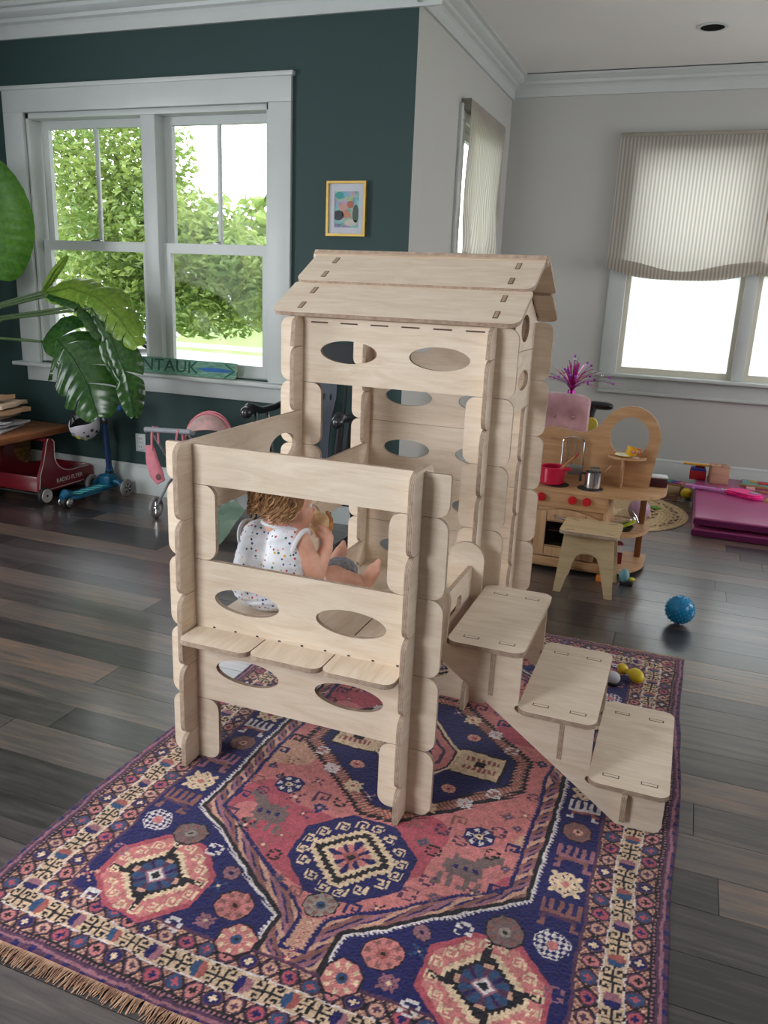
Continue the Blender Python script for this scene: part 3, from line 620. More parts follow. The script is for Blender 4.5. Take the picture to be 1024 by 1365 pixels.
# ------------------------------------------------------------------ knotted rug: every knot of the grid gets its wool colour
def build_rug():
    HX, HY, CX_, CY_ = 0.825, 1.155, -0.682, 2.272
    st = 0.003; nx = int(2*HX/st)+1; ny = int(2*HY/st)+1
    u = np.linspace(-HX, HX, nx); v = np.linspace(-HY, HY, ny); U, V = np.meshgrid(u, v)
    rg = np.random.RandomState(11)
    def smooth_noise(cell):
        g = rg.rand(int(2*HY/cell)+3, int(2*HX/cell)+3); fx = (U+HX)/cell; fy = (V+HY)/cell
        ix = fx.astype(int); iy = fy.astype(int); tx = fx-ix; ty = fy-iy; tx = tx*tx*(3-2*tx); ty = ty*ty*(3-2*ty)
        return (g[iy, ix]*(1-tx)*(1-ty)+g[iy, ix+1]*tx*(1-ty)+g[iy+1, ix]*(1-tx)*ty+g[iy+1, ix+1]*tx*ty)
    # hand-knotted irregularity: the drawing wanders a few millimetres
    Uw = U + (smooth_noise(0.09)-0.5)*0.012 + (smooth_noise(0.02)-0.5)*0.006
    Vw = V + (smooth_noise(0.09)-0.5)*0.012 + (smooth_noise(0.02)-0.5)*0.006
    a = np.abs(Uw); b = np.abs(Vw)
    PAL = dict(n=(30, 28, 84), p=(188, 116, 114), d=(166, 78, 90), e=(212, 186, 156), k=(30, 26, 34), u=(80, 50, 76), r=(128, 84, 80), t=(46, 72, 108), s=(150, 84, 80), w=(206, 196, 196), b=(112, 92, 92), o=(190, 146, 126), l=(144, 96, 108), m=(140, 128, 120), g=(196, 168, 140))
    keys = list(PAL); pal = np.array([PAL[k] for k in keys], float); KI = {k: i for i, k in enumerate(keys)}
    C = np.full(U.shape, KI['n'])
    def setc(mask, k): C[mask] = KI[k]
    def poly_sd(P, x=None, y=None):
        x = a if x is None else x; y = b if y is None else y
        d = np.full(x.shape, 1e9); s = np.ones(x.shape); n = len(P)
        for i in range(n):
            x0, y0 = P[i]; x1, y1 = P[i-1]; ex, ey = x1-x0, y1-y0; wx, wy = x-x0, y-y0
            t = np.clip((wx*ex+wy*ey)/(ex*ex+ey*ey), 0, 1); dx, dy = wx-ex*t, wy-ey*t; d = np.minimum(d, dx*dx+dy*dy)
            c1 = y >= y0; c2 = y < y1; c3 = ex*wy > ey*wx; al = c1 & c2 & c3; no = ~c1 & ~c2 & ~c3; s[al | no] *= -1
        return s*np.sqrt(d)
    def tri(x): return np.abs((x % 1.0)-0.5)*2
    # --- field: big pink hexagon with stems
    hexp = [(0.485, 0.0-0.6), (0.485, 0.535), (0.085, 0.83), (0.085, 0.965), (-0.2, 0.965), (-0.2, -0.6)]
    D = poly_sd(hexp); saw = (tri((Uw+1.7*Vw)/0.022)-0.5)*0.011
    setc(D+saw < 0.008, 'w'); setc(D < 0.0, 'k'); setc(D < -0.013, 'l')
    band = (D < -0.013) & (D > -0.05); chk = (np.floor((a+b*0.8)/0.02) % 3)
    setc(band & (chk == 1), 'o'); setc(band & (chk == 2), 'r')
    dots = band & (tri((a+b*0.8)/0.02) > 0.6) & (np.abs(D+0.031) < 0.008); setc(dots, 'n')
    setc((D < -0.05) & (D > -0.063), 'n')
    pink = D+saw*0.8 < -0.063; setc(pink, 'p')
    # abrash: the pink drifts from rose to deep red across the field
    ab = smooth_noise(0.16)+0.35*np.sin(Vw*9.0)
    setc(pink & (ab > 0.72), 'd'); setc(pink & (ab < 0.12), 'o')
    # --- inner blue lozenge
    loz = [(0.37, -0.3), (0.37, 0.09), (0.06, 0.385), (-0.2, 0.385), (-0.2, -0.3)]
    E = poly_sd(loz); saw2 = (tri((Uw-1.3*Vw)/0.026)-0.5)*0.014
    setc(E+saw2 < 0.004, 'k'); setc(E+saw2 < -0.012, 'r'); bz = (E+saw2 < -0.012) & (E > -0.05)
    setc(bz & (tri((a+b)/0.03) > 0.6), 's'); setc(bz & (tri((a-b)/0.017) > 0.75), 'o')
    setc(E-saw2 < -0.045, 'k'); setc(E-saw2 < -0.053, 'n')
    # beige tablets and the pink heart of the lozenge
    tb = (a > 0.125) & (a < 0.295) & (b < 0.075); setc(tb, 'k'); setc((a > 0.13) & (a < 0.285) & (b < 0.066), 'e')
    setc((np.abs(a-0.215) < 0.055) & (np.abs(b-0.026) < 0.012) & (tri(a/0.018) > 0.4), 's'); setc((np.abs(a-0.21) < 0.02) & (b < 0.014), 'k')
    hp = [(0.125, -0.2), (0.125, 0.055), (0.0, 0.21), (-0.2, 0.21), (-0.2, -0.2)]
    Hh = poly_sd(hp); setc(Hh < 0.004, 'e'); setc(Hh < -0.006, 'k'); setc(Hh < -0.014, 'p'); setc(Hh < -0.04, 'u'); setc(Hh < -0.052, 'p'); setc(Hh < -0.085, 'n'); setc(Hh < -0.1, 'e')
    # --- border
    e = np.minimum(HX-a, HY-b); lr = (HX-a) < (HY-b)-0.0; s = np.where(lr, Vw, Uw)
    B = e < 0.208
    setc(e < 0.208, 'u'); setc(e < 0.198, 'o'); 
    def ros_band(e0, e1, ph):
        per = 0.053; m = (e >= e0) & (e < e1); c = (e0+e1)/2; x = ((s+ph) % per)-per/2; y = e-c; idx = np.floor((s+ph)/per).astype(int) % 5
        setc(m, 'r'); setc(m & (((np.floor(x/0.0065)+np.floor(y/0.0065)).astype(int) % 2) == 0), 'o')
        ln = m & (np.abs(np.abs(x)-per/2+np.abs(y)*0.75) < 0.0042); setc(ln, 'k')
        r = np.maximum(np.maximum(np.abs(x), np.abs(y)), (np.abs(x)+np.abs(y))*0.72)
        for i, (c1, c2) in enumerate((('d', 'n'), ('t', 'd'), ('p', 'k'), ('n', 'e'), ('o', 'u'))):
            setc(m & (r < 0.0205) & (idx == i), c1)
            setc(m & (r < 0.0205) & (r > 0.0165) & (idx == i), 'u')
            setc(m & (idx == i) & (r < 0.010) & ((np.abs(x) < 0.0035) | (np.abs(y) < 0.0035)), c2)
    ros_band(0.146, 0.197, 0.0); ros_band(0.042, 0.090, 0.02)
    hook = ["..kk.....", ".k..k.bbb", ".k.kk.bbb", ".k....bbb", "kkkkkkbbb", ".k....bbb", ".k.kk.bbb", ".k..k.bbb", "..kk....."]
    per = 0.058; m = (e >= 0.090) & (e < 0.146); setc(m, 'g'); setc((e >= 0.089) & (e < 0.0925), 'w'); setc((e >= 0.1445) & (e < 0.148), 'w')
    ix = np.clip((((s) % per)/per*9).astype(int), 0, 8); iy = np.clip(((e-0.091)/0.054*9).astype(int), 0, 8); alt = np.floor(s/per).astype(int)
    cb = {0: 't', 1: 's', 2: 'n', 3: 'l'}
    H = np.array([[c for c in r] for r in hook]); hv = H[iy, np.where(alt % 2 == 0, ix, 8-ix)]
    setc(m & (hv == 'k'), 'k'); trm = m & (hv == 'b') & (np.abs(iy-4) <= np.where(alt % 2 == 0, ix-5, 3-ix)+1.0)
    for i in range(4): setc(trm & (alt % 4 == i), cb[i])
    setc(e < 0.042, 'k'); setc((e < 0.036) & (e > 0.030) & (tri(s/0.012) > 0.45), 'l'); setc(e < 0.028, 'u'); setc((e < 0.02) & (e > 0.012), 'l'); setc((e < 0.012) & (tri(s/0.05) > 0.7), 'n')
    # --- stamped motifs
    X0, Y0 = Uw, Vw
    def stamp(cx, cy, R, fn):
        i0, i1 = np.searchsorted(v, cy-R), np.searchsorted(v, cy+R); j0, j1 = np.searchsorted(u, cx-R), np.searchsorted(u, cx+R)
        if i0 >= i1 or j0 >= j1: return
        x = (X0[i0:i1, j0:j1]-cx)/R; y = (Y0[i0:i1, j0:j1]-cy)/R; fn(x, y, C[i0:i1, j0:j1])
    def sub(c, mask, k): c[mask] = KI[k]
    def octr(x, y): return np.maximum(np.maximum(np.abs(x), np.abs(y)), (np.abs(x)+np.abs(y))*0.715)
    def rosette(c1, c2, c3, ring='k', pet=8):
        def f(x, y, c):
            r = octr(x, y); th = np.arctan2(y, x); sub(c, r < 0.95, ring); sub(c, r < 0.86, c1)
            sub(c, (r < 0.8) & (np.cos(pet*th) > 0.15) & (r > 0.3), c2); sub(c, (r < 0.55) & (np.cos(pet*th) > 0.55) & (r > 0.2), c1); sub(c, r < 0.28, c3); sub(c, r < 0.12, 'k')
        return f
    def lace(c1, c2):
        def f(x, y, c):
            r = octr(x, y); sub(c, r < 0.95, c2); sub(c, r < 0.84, c1); q = (tri((x+y)*1.7) > 0.5) ^ (tri((x-y)*1.7) > 0.5); sub(c, (r < 0.8) & q, c2); sub(c, (r < 0.28), 'p')
        return f
    def star(c1, c2):
        def f(x, y, c):
            ax, ay = np.abs(x), np.abs(y); m = ((np.abs(ax-ay) < 0.22) & (np.maximum(ax, ay) < 0.85)) | ((ax < 0.16) & (ay < 0.7)) | ((ay < 0.16) & (ax < 0.7)) | ((np.abs(ax+ay-0.95) < 0.14))
            sub(c, m, c1); sub(c, (ax+ay) < 0.3, c2)
        return f
    def bitmap(rows, cmap, flip=False):
        A = np.array([[q for q in r] for r in rows]); hh, ww = A.shape
        def f(x, y, c):
            i = np.clip(((1-y)/2*hh).astype(int), 0, hh-1); xx = -x if flip else x; j = np.clip(((xx+1)/2*ww).astype(int), 0, ww-1); q = A[i, j]
            for ch, k in cmap.items(): sub(c, q == ch, k)
        return f
    HK = ['.####.', '#....#', '#.##.#', '#..#.#', '.###.#', '.....#']
    S1 = [".###.", "#...#", "##..#", ".....", "#..##", "#...#", ".###."]
    S2 = ["#####", "#...#", "#.#.#", "#.###", "#...."]
    X1 = ["#...#", ".#.#.", "..o..", ".#.#.", "#...#"]
    D1 = ["..#..", ".#o#.", "#o.o#", ".#o#.", "..#.."]
    COMB = ["#.#.#.#.#", "#.#.#.#.#", "#.#.#.#.#", "#.#.#.#.#", "#########", ".ooooooo.", ".o.....oo", ".#.....#.", "##.....##"]
    DOG = ["##..........", "####........", ".####....#..", "..########..", "...########.", "...#o#o#o##.", "...########.", "....######..", "...#.#..#.#.", "...#.#..#.#.", "..##.##.#.##"]
    for sx in (-1, 1):
        for sy in (-1, 1):
            fl = sx > 0
            def oct_big(x, y, c):
                r = octr(x, y); sub(c, r < 0.985, 'n'); sub(c, r < 0.96, 'd'); sub(c, r < 0.86, 'p'); ax, ay = np.abs(x), np.abs(y); th = np.arctan2(y, x)
                Q = 0.072; qx, qy = np.floor(ax/Q), np.floor(ay/Q); sdm = qx+qy; mq = np.maximum(qx, qy)
                sub(c, (sdm <= 9) & (mq <= 8), 'e'); arms = ((ax > 0.5) & (ax < 0.84) & (np.abs(ay-0.1) < 0.055) & (x*y > 0)) | ((ay > 0.5) & (ay < 0.84) & (np.abs(ax-0.1) < 0.055) & (x*y < 0))
                sub(c, ((sdm <= 7) & (mq <= 7)) | arms, 'k'); sub(c, (sdm <= 5) & (mq <= 5), 'o'); sub(c, (sdm <= 4.5) & (mq <= 4), 'l')
                i = (np.maximum(ax, ay) < 0.36) & (ax+ay < 0.52); sub(c, i, 't'); sub(c, i & (tri(th*8/(2*PI)) > 0.5), 'u'); sub(c, i & (np.abs(ax-ay) < 0.04), 'n')
                sub(c, (ax+ay) < 0.22, 'l'); sub(c, (ax+ay) < 0.17, 'w'); sub(c, (ax+ay) < 0.1, 'k')
            def hooks(cx, cy, k, sz, P):
                for (x, y) in P:
                    for s1 in (-1, 1):
                        for s2 in (-1, 1): stamp(cx+s1*x, cy+s2*y, sz, bitmap(HK if s2 > 0 else HK[::-1], {'#': k}, s1 < 0))
            stamp(sx*0.435, sy*0.832, 0.152, oct_big); hooks(sx*0.435, sy*0.832, 'e', 0.0165, [(0.118, 0.022), (0.094, 0.062), (0.062, 0.094), (0.022, 0.118)])
            stamp(sx*0.563, sy*0.652, 0.050, lace('w', 'n')); stamp(sx*0.445, sy*0.660, 0.052, rosette('b', 'r', 'm'))
            stamp(sx*0.562, sy*0.437, 0.048, star('e', 'p')); stamp(sx*0.196, sy*0.838, 0.052, rosette('p', 'r', 's')); stamp(sx*0.135, sy*0.936, 0.054, rosette('p', 'e', 't'))
            stamp(sx*0.555, sy*0.205, 0.047, rosette('r', 'b', 'o')); stamp(sx*0.555, sy*0.0, 0.047, star('e', 'd'))
            stamp(sx*0.300, sy*0.345, 0.046, rosette('n', 'w', 'e', 'n', 6)); stamp(sx*0.262, sy*0.745, 0.026, rosette('l', 'b', 'n'))
            stamp(sx*0.565, sy*0.325, 0.050, bitmap(COMB, {'#': 'l', 'o': 'r'}, fl)); stamp(sx*0.562, sy*0.548, 0.050, bitmap(COMB, {'#': 'r', 'o': 'u'}, fl)); stamp(sx*0.56, sy*0.10, 0.046, bitmap(COMB, {'#': 'w', 'o': 's'}, not fl))
            stamp(sx*0.305, sy*0.487, 0.082, bitmap(DOG, {'#': 'b', 'o': 'n'}, fl)); stamp(sx*0.585, sy*0.79, 0.022, bitmap(S1, {'#': 'l'})); stamp(sx*0.60, sy*0.90, 0.022, bitmap(X1, {'#': 'o', 'o': 'd'}))
            stamp(sx*0.545, sy*0.955, 0.02, bitmap(S2, {'#': 'w'})); stamp(sx*0.30, sy*0.955, 0.022, bitmap(S1, {'#': 'w'})); stamp(sx*0.235, sy*0.91, 0.024, star('l', 'e')); stamp(sx*0.35, sy*0.69, 0.022, bitmap(S1, {'#': 'w'})); stamp(sx*0.27, sy*0.80, 0.018, bitmap(X1, {'#': 't', 'o': 'e'}))
            stamp(sx*0.22, sy*0.21, 0.026, star('w', 'p')); stamp(sx*0.12, sy*0.27, 0.03, star('e', 's')); stamp(sx*0.29, sy*0.13, 0.022, bitmap(S1, {'#': 'w'})); stamp(sx*0.155, sy*0.155, 0.026, rosette('p', 'e', 'd')); stamp(sx*0.06, sy*0.30, 0.02, bitmap(X1, {'#': 'l', 'o': 'w'}))
            rr = np.random.RandomState(50+sx+3*sy)
            small = [(0.40, 0.10), (0.405, 0.19), (0.395, 0.27), (0.35, 0.22), (0.40, 0.36), (0.41, 0.45), (0.39, 0.53), (0.23, 0.30), (0.25, 0.39), (0.19, 0.36), (0.16, 0.42), (0.20, 0.46), (0.33, 0.57), (0.22, 0.56), (0.25, 0.62), (0.19, 0.64), (0.14, 0.71), (0.12, 0.36), (0.36, 0.40), (0.35, 0.31), (0.08, 0.74)]
            for (x, y) in small:
                kk = rr.randint(4); cc = ('n', 'k', 'r', 'u')[rr.randint(4)]
                fn = (bitmap(S1, {'#': cc}), bitmap(S2, {'#': cc}), bitmap(X1, {'#': cc, 'o': 'e'}), bitmap(D1, {'#': cc, 'o': 't'}))[kk]
                stamp(sx*(x+rr.uniform(-.008, .008)), sy*(y+rr.uniform(-.008, .008)), rr.uniform(0.016, 0.025), fn)
    def med(x, y, c):
        r = octr(x, y); ax, ay = np.abs(x), np.abs(y); th = np.arctan2(y, x); sub(c, r < 0.985, 'n')
        Q = 0.07; qx, qy = np.floor(ax/Q), np.floor(ay/Q); sdm = qx+qy; mq = np.maximum(qx, qy)
        sub(c, (sdm <= 10) & (mq <= 9), 'e'); sub(c, (sdm <= 8) & (mq <= 8), 'k'); sub(c, (sdm <= 6) & (mq <= 6), 'e'); sub(c, (sdm <= 4) & (mq <= 5), 'p')
        i = (ax+ay < 0.42); sub(c, i & (tri(th*8/(2*PI)) > 0.55), 'n'); sub(c, (ax+ay) < 0.16, 's'); sub(c, (ax+ay) < 0.08, 'k')
    for sy in (-1, 1):
        stamp(0.0, sy*0.565, 0.168, med); hooks(0.0, sy*0.565, 'e', 0.018, [(0.134, 0.022), (0.112, 0.064), (0.07, 0.106), (0.024, 0.134)]); stamp(0.0, sy*0.757, 0.046, rosette('m', 'r', 't'))
        stamp(0.0, sy*0.0, 0.05, star('n', 'e'))
        for i in range(5): stamp(0.0, sy*(0.82+i*0.03), 0.011, bitmap(D1, {'#': 'd', 'o': 'e'}))
    col = pal[C]/255.0
    jit = 1.0 + (rg.rand(*U.shape)-0.5)*0.26 + (smooth_noise(0.012)-0.5)*0.16 + (smooth_noise(0.2)-0.5)*0.14
    col = np.clip(col*jit[..., None], 0, 1); col = np.where(col <= 0.04045, col/12.92, ((col+0.055)/1.055)**2.4)
    # --- geometry: woolly pile, gently uneven edge
    X = CX_+U + 0.006*np.sin(V*5+1)*np.abs(U/HX)**3 + (smooth_noise(0.15)-0.5)*0.006*(np.abs(U/HX)**6)
    Y = CY_+V + 0.004*np.sin(U*7)*np.abs(V/HY)**3
    Z = RUGT-0.0016 + rg.rand(*U.shape)*0.0024 + (smooth_noise(0.1)-0.5)*0.001
    edge = (np.abs(U) > HX-st*0.6) | (np.abs(V) > HY-st*0.6); Z[edge] = 0.0006
    n = nx*ny; co = np.stack([X, Y, Z], -1).reshape(-1, 3); org = np.array([CX_, CY_, 0.0]); co = co-org
    I = np.arange(n).reshape(ny, nx); q = np.stack([I[:-1, :-1], I[:-1, 1:], I[1:, 1:], I[1:, :-1]], -1).reshape(-1, 4)
    me = bpy.data.meshes.new('woven_field'); me.vertices.add(n); me.vertices.foreach_set('co', co.astype(np.float32).ravel())
    nf = len(q); me.loops.add(nf*4); me.polygons.add(nf); me.loops.foreach_set('vertex_index', q.astype(np.int32).ravel()); me.polygons.foreach_set('loop_start', np.arange(0, nf*4, 4, dtype=np.int32))
    me.update(calc_edges=True); at = me.color_attributes.new('wool', 'FLOAT_COLOR', 'POINT')
    at.data.foreach_set('color', np.concatenate([col.reshape(-1, 3), np.ones((n, 1))], 1).astype(np.float32).ravel()); me.shade_smooth()
    k = N('dyed_wool_pile'); bs = k.bsdf(0.95, 0, 0.1); bs.inputs['Sheen Weight'].default_value = 0.25; ca = k.n('Attribute'); ca.attribute_name = 'wool'; k.l(ca.outputs['Color'], bs.inputs['Base Color']); me.materials.append(k.m)
    rug = thing('persian_rug', 'large navy and rose knotted rug with geometric medallions under the playhouse', 'rug', (CX_, CY_, 0))
    link('woven_field', me, rug, (0, 0, 0))
    # fringe at both short ends
    for sgn in (-1, 1):
        vs = []; fs = []; r2 = np.random.RandomState(4+sgn)
        for i in range(900):
            x = -HX+2*HX*(i+r2.rand())/900; y0 = sgn*(HY-0.004); L = r2.uniform(0.022, 0.05)*(1 if sgn < 0 else 0.45); dx = r2.uniform(-0.012, 0.012)-0.006
            w = 0.0016; b0 = len(vs); zt = 0.004
            vs += [(x-w, y0, zt), (x+w, y0, zt), (x+w+dx*.5, y0+sgn*L*.5, 0.0045+r2.rand()*.002), (x-w+dx*.5, y0+sgn*L*.5, 0.0035), (x+dx+w*.6, y0+sgn*L, 0.0012), (x+dx-w*.6, y0+sgn*L, 0.001)]
            fs += [(b0, b0+1, b0+2, b0+3), (b0+3, b0+2, b0+4, b0+5)]
        mf = bpy.data.meshes.new('fringe'); mf.from_pydata(vs, [], fs); mf.materials.append(M_FRINGE); link('fringe', mf, rug, kind='stuff')
    return rug
M_FRINGE = pm('fringe_wool', (206, 168, 138), 0.95, c2=(146, 106, 86), nscale=30)
rug = build_rug()
# ------------------------------------------------------------------ things along the green wall
# framed photo
pf = thing('framed_photo', 'small gold framed photo with white mat on the green wall', 'picture', (-2.008, GY-0.02, 1.773))
bm = nb(); plate(bm, [(-2.134, 1.773), (-1.884, 1.773), (-1.884, 2.078), (-2.134, 2.078)], [[(-2.12, 1.787), (-1.898, 1.787), (-1.898, 2.064), (-2.12, 2.064)]], 0.03, T(0, GY-0.0155, 0) @ Rx(PI/2)); ob('frame', bm, [pm('brushed_gold', (206, 172, 96), 0.35, 0.7)]*2, pf)
bm = nb(); plate(bm, [(-2.12, 1.787), (-1.898, 1.787), (-1.898, 2.064), (-2.12, 2.064)], [[(-2.085, 1.822), (-1.93, 1.822), (-1.93, 2.022), (-2.085, 2.022)]], 0.004, T(0, GY-0.016, 0) @ Rx(PI/2)); ob('mat_board', bm, [pm('white_mat_board', (205, 206, 214), 0.9, var=0.02)]*2, pf)
def photomat():
    k = N('printed_photo'); b = k.bsdf(0.4, 0, 0.4); tc = k.n('TexCoord'); vo = k.n('TexVoronoi'); vo.inputs['Scale'].default_value = 26; k.l(tc.outputs['Object'], vo.inputs[0]); f = k.noise(tc.outputs['Object'], 16, 2)
    c1 = k.ramp(f, [(0.3, lin((40, 60, 80))), (0.45, lin((110, 150, 160))), (0.55, lin((150, 160, 180))), (0.7, lin((90, 90, 60)))])
    mx = k.n('MixRGB'); mx.inputs[0].default_value = 0.35; k.l(c1, mx.inputs[1]); k.l(vo.outputs['Color'], mx.inputs[2]); k.l(mx.outputs[0], b.inputs['Base Color']); return k.m
bm = nb(); bb(bm, -2.087, -1.928, GY-0.0145, GY-0.013, 1.82, 2.024); ph = ob('print', bm, photomat(), pf)
for (c, r, col) in (((-2.03, 1.935), (0.03, 0.022), (206, 150, 140)), ((-1.985, 1.95), (0.022, 0.02), (176, 104, 80)), ((-2.06, 1.89), (0.035, 0.028), (34, 36, 48)), ((-2.01, 1.895), (0.03, 0.02), (196, 130, 100)), ((-1.95, 1.9), (0.02, 0.05), (62, 84, 66)), ((-2.055, 2.0), (0.028, 0.02), (60, 150, 150)), ((-1.98, 1.85), (0.04, 0.02), (196, 190, 180))):
    bm = nb(); plate(bm, ell(c[0], c[1], r[0], r[1], 14), [], 0.0006, T(0, GY-0.0149, 0) @ Rx(PI/2)); ob('printed_shape', bm, [pm('print_ink', col, 0.5)]*2, ph)
bm = nb(); bb(bm, -2.12, -1.898, GY-0.0205, GY-0.0195, 1.787, 2.064); ob('glazing', bm, glass('frame_glazing', gloss=0.04), pf)
# painted wooden sign on the sill, leaning on the window
def signmat():
    k = N('weathered_green_paint'); b = k.bsdf(0.8, 0, 0.2); v = k.coords(rnd=False, scale=(3, 3, 30)); f = k.noise(v, 6, 4); k.l(k.ramp(f, [(0.35, lin((150, 176, 160))), (0.5, lin((110, 158, 138))), (0.68, lin((84, 130, 112)))]), b.inputs['Base Color']); return k.m
sg = thing('driftwood_sign', 'weathered green wooden sign lettered in dark green standing on the window sill', 'sign', (-3.16, GY-0.045, 0.873), local=True); tilt = Rx(-0.12)
bm = nb(); pts = [(-0.46, 0.0), (0.405, 0.002), (0.425, 0.02), (0.418, 0.04), (0.43, 0.06), (0.424, 0.098), (0.41, 0.106), (-0.46, 0.104)]; plate(bm, pts, [], 0.018, tilt @ Rx(PI/2)); bmesh.ops.bevel(bm, geom=bm.edges[:], offset=0.002, segments=1, affect='EDGES')
b_ = ob('board', bm, [signmat(), pm('bare_driftwood', (176, 140, 108), 0.9, nscale=20, c2=(132, 96, 72))], sg)
bm = nb(); text_mesh(bm, 'MONTAUK', 0.112, tilt @ T(-0.2, -0.0102, 0.053) @ Rx(PI/2) @ Matrix.Diagonal((1.18, 1, 1, 1)), extrude=0.0006); ob('lettering', bm, pm('dark_green_lettering', (38, 84, 74), 0.7), b_)
bm = nb(); plate(bm, [(0.12, 0.052), (0.2, 0.066), (0.33, 0.064), (0.40, 0.05), (0.33, 0.04), (0.2, 0.036)], [], 0.001, tilt @ T(0, -0.0098, 0) @ Rx(PI/2)); ob('blue_stripe', bm, [pm('blue_paint', (48, 110, 176), 0.7)]*2, b_)
for s in (1, -1):
    bm = nb(); cyl(bm, (0.335, -0.011, 0.052+s*0.042), (0.405, -0.011, 0.052), 0.004, seg=6, M=tilt); ob('fish_tail', bm, pm('tail_paint', (44, 110, 92), 0.7), b_)
# ------------------------------------------------------------------ wooden table with paper bags at the left edge
M_TABLE = wood('honey_oak', (158, 98, 58), (112, 64, 38), 0.4, axis=1)
tb = thing('wooden_table', 'honey brown wooden table with a thick top at the left edge of the photo', 'table', (-4.55, 3.9, 0))
for i in range(6):
    x0 = -5.13+i*0.1935; bm = nb(); bb(bm, x0, x0+0.1925, 3.35, 4.40, 0.437, 0.48, bev=0.004); ob('top_board', bm, M_TABLE, tb)
for (x, y) in ((-5.05, 3.45), (-5.05, 4.3), (-4.62, 3.45), (-4.62, 4.3)):
    bm = nb(); bb(bm, x-0.035, x+0.035, y-0.035, y+0.035, 0.0, 0.437, bev=0.004); ob('leg', bm, M_TABLE, tb)
bm = nb(); bb(bm, -5.05, -4.62, 3.44, 3.46, 0.36, 0.437); bb(bm, -5.05, -4.62, 4.29, 4.31, 0.36, 0.437); ob('apron', bm, M_TABLE, tb)
M_KRAFT = pm('kraft_paper', (196, 160, 128), 0.85, nscale=7, c2=(166, 128, 98), bump=0.15); M_NEWS = pm('newsprint', (186, 184, 190), 0.9, nscale=30, c2=(150, 148, 156)); M_BAG2 = pm('pale_paper_bag', (206, 180, 156), 0.85, nscale=7, bump=0.15)
def sheet(name, lab, c, sx, sy, z, t, rz, m, fold, seed, cat='paper bag'):
    rg = random.Random(seed); bm = nb(); n = 8; top = []; bot = []
    M = T(c[0], c[1], z) @ Rz(rz)
    for i in range(n+1):
        for j in range(n+1):
            x = (i/n-0.5)*sx; y = (j/n-0.5)*sy; up = fold*max(0.0, (i/n-0.62))**1.5*2 + 0.004*math.sin(i*1.7+seed)*math.sin(j*1.3); e = rg.uniform(-.003, .003)
            top.append(bm.verts.new(M @ Vector((x+e, y+e, t+up)))); bot.append(bm.verts.new(M @ Vector((x+e, y-e, up*0.97 + (0.0 if up < 0.005 else 0.0)))))
    g = lambda L, i, j: L[i*(n+1)+j]
    for i in range(n):
        for j in range(n):
            bm.faces.new((g(top, i, j), g(top, i+1, j), g(top, i+1, j+1), g(top, i, j+1))); bm.faces.new((g(bot, i, j), g(bot, i, j+1), g(bot, i+1, j+1), g(bot, i+1, j)))
    for i in range(n):
        for (a, b_) in (((i, 0), (i+1, 0)), ((i+1, n), (i, n)), ((0, i+1), (0, i)), ((n, i), (n, i+1))):
            bm.faces.new((g(bot, *a), g(bot, *b_), g(top, *b_), g(top, *a)))
    o = ob(name, bm, m, None, smooth=40); return tag(o, lab, cat, 'papers heaped on the wooden table')
z = 0.487
for i, (nm, lab, c, sx, sy, t, rz, m, fold, cat) in enumerate([
    ('newspaper', 'lowest grey newspaper of the heap on the wooden table', (-4.33, 3.97), 0.42, 0.34, 0.012, 0.35, M_NEWS, 0.0, 'newspaper'),
    ('newspaper', 'grey newspaper with bright edge second from the bottom of the heap', (-4.36, 4.02), 0.46, 0.32, 0.014, 0.1, M_NEWS, 0.008, 'newspaper'),
    ('magazine', 'white folded leaflet sticking out low from the paper heap', (-4.27, 3.92), 0.3, 0.22, 0.006, -0.2, pm('white_leaflet', (214, 216, 222), 0.6), 0.012, 'leaflet'),
    ('paper_bag', 'grey brown flattened bag in the middle of the heap on the table', (-4.40, 4.0), 0.42, 0.34, 0.022, 0.25, pm('grey_bag', (150, 132, 122), 0.85, bump=0.2), 0.016, 'paper bag'),
    ('paper_bag', 'wide kraft paper bag third from the top of the heap', (-4.36, 4.02), 0.46, 0.36, 0.028, 0.12, M_KRAFT, 0.022, 'paper bag'),
    ('paper_bag', 'pale tan paper bag second from the top of the heap', (-4.40, 4.04), 0.48, 0.34, 0.026, 0.3, M_BAG2, 0.03, 'paper bag'),
    ('paper_bag', 'topmost crumpled kraft paper bag of the heap on the table', (-4.46, 4.0), 0.46, 0.34, 0.03, 0.05, M_KRAFT, 0.04, 'paper bag')]):
    sheet(nm, lab, c, sx, sy, z, t, rz, m, fold, i+2, cat); z += t+0.009
# ------------------------------------------------------------------ red wagon
M_RED = pm('dark_red_lacquer', (116, 26, 36), 0.3, var=0.03, Coat_Weight=0.3); M_BLK = pm('black_rubber', (24, 23, 24), 0.6); M_WHEEL = pm('pale_plastic_wheel', (206, 200, 194), 0.45, var=0.03); M_WHT = pm('white_stripe_paint', (214, 208, 204), 0.5)
wg = thing('toy_wagon', 'dark red push wagon with white wheels parked under the wooden table', 'wagon', (-4.13, 4.27, 0), local=True)
side = [(-0.235, 0.065), (0.27, 0.075), (0.285, 0.1), (0.285, 0.165), (0.25, 0.185)] + [(-0.02+0.12*(1-math.sin(t*PI/2))*0 + (0.10-0.16*math.sin(t*PI/2)), 0.185-0.005*t+0.13*(1-math.cos(t*PI/2))) for t in [i/8 for i in range(9)]] + [(-0.075, 0.405), (-0.095, 0.425), (-0.135, 0.425), (-0.15, 0.40), (-0.185, 0.28), (-0.225, 0.19), (-0.24, 0.1)]
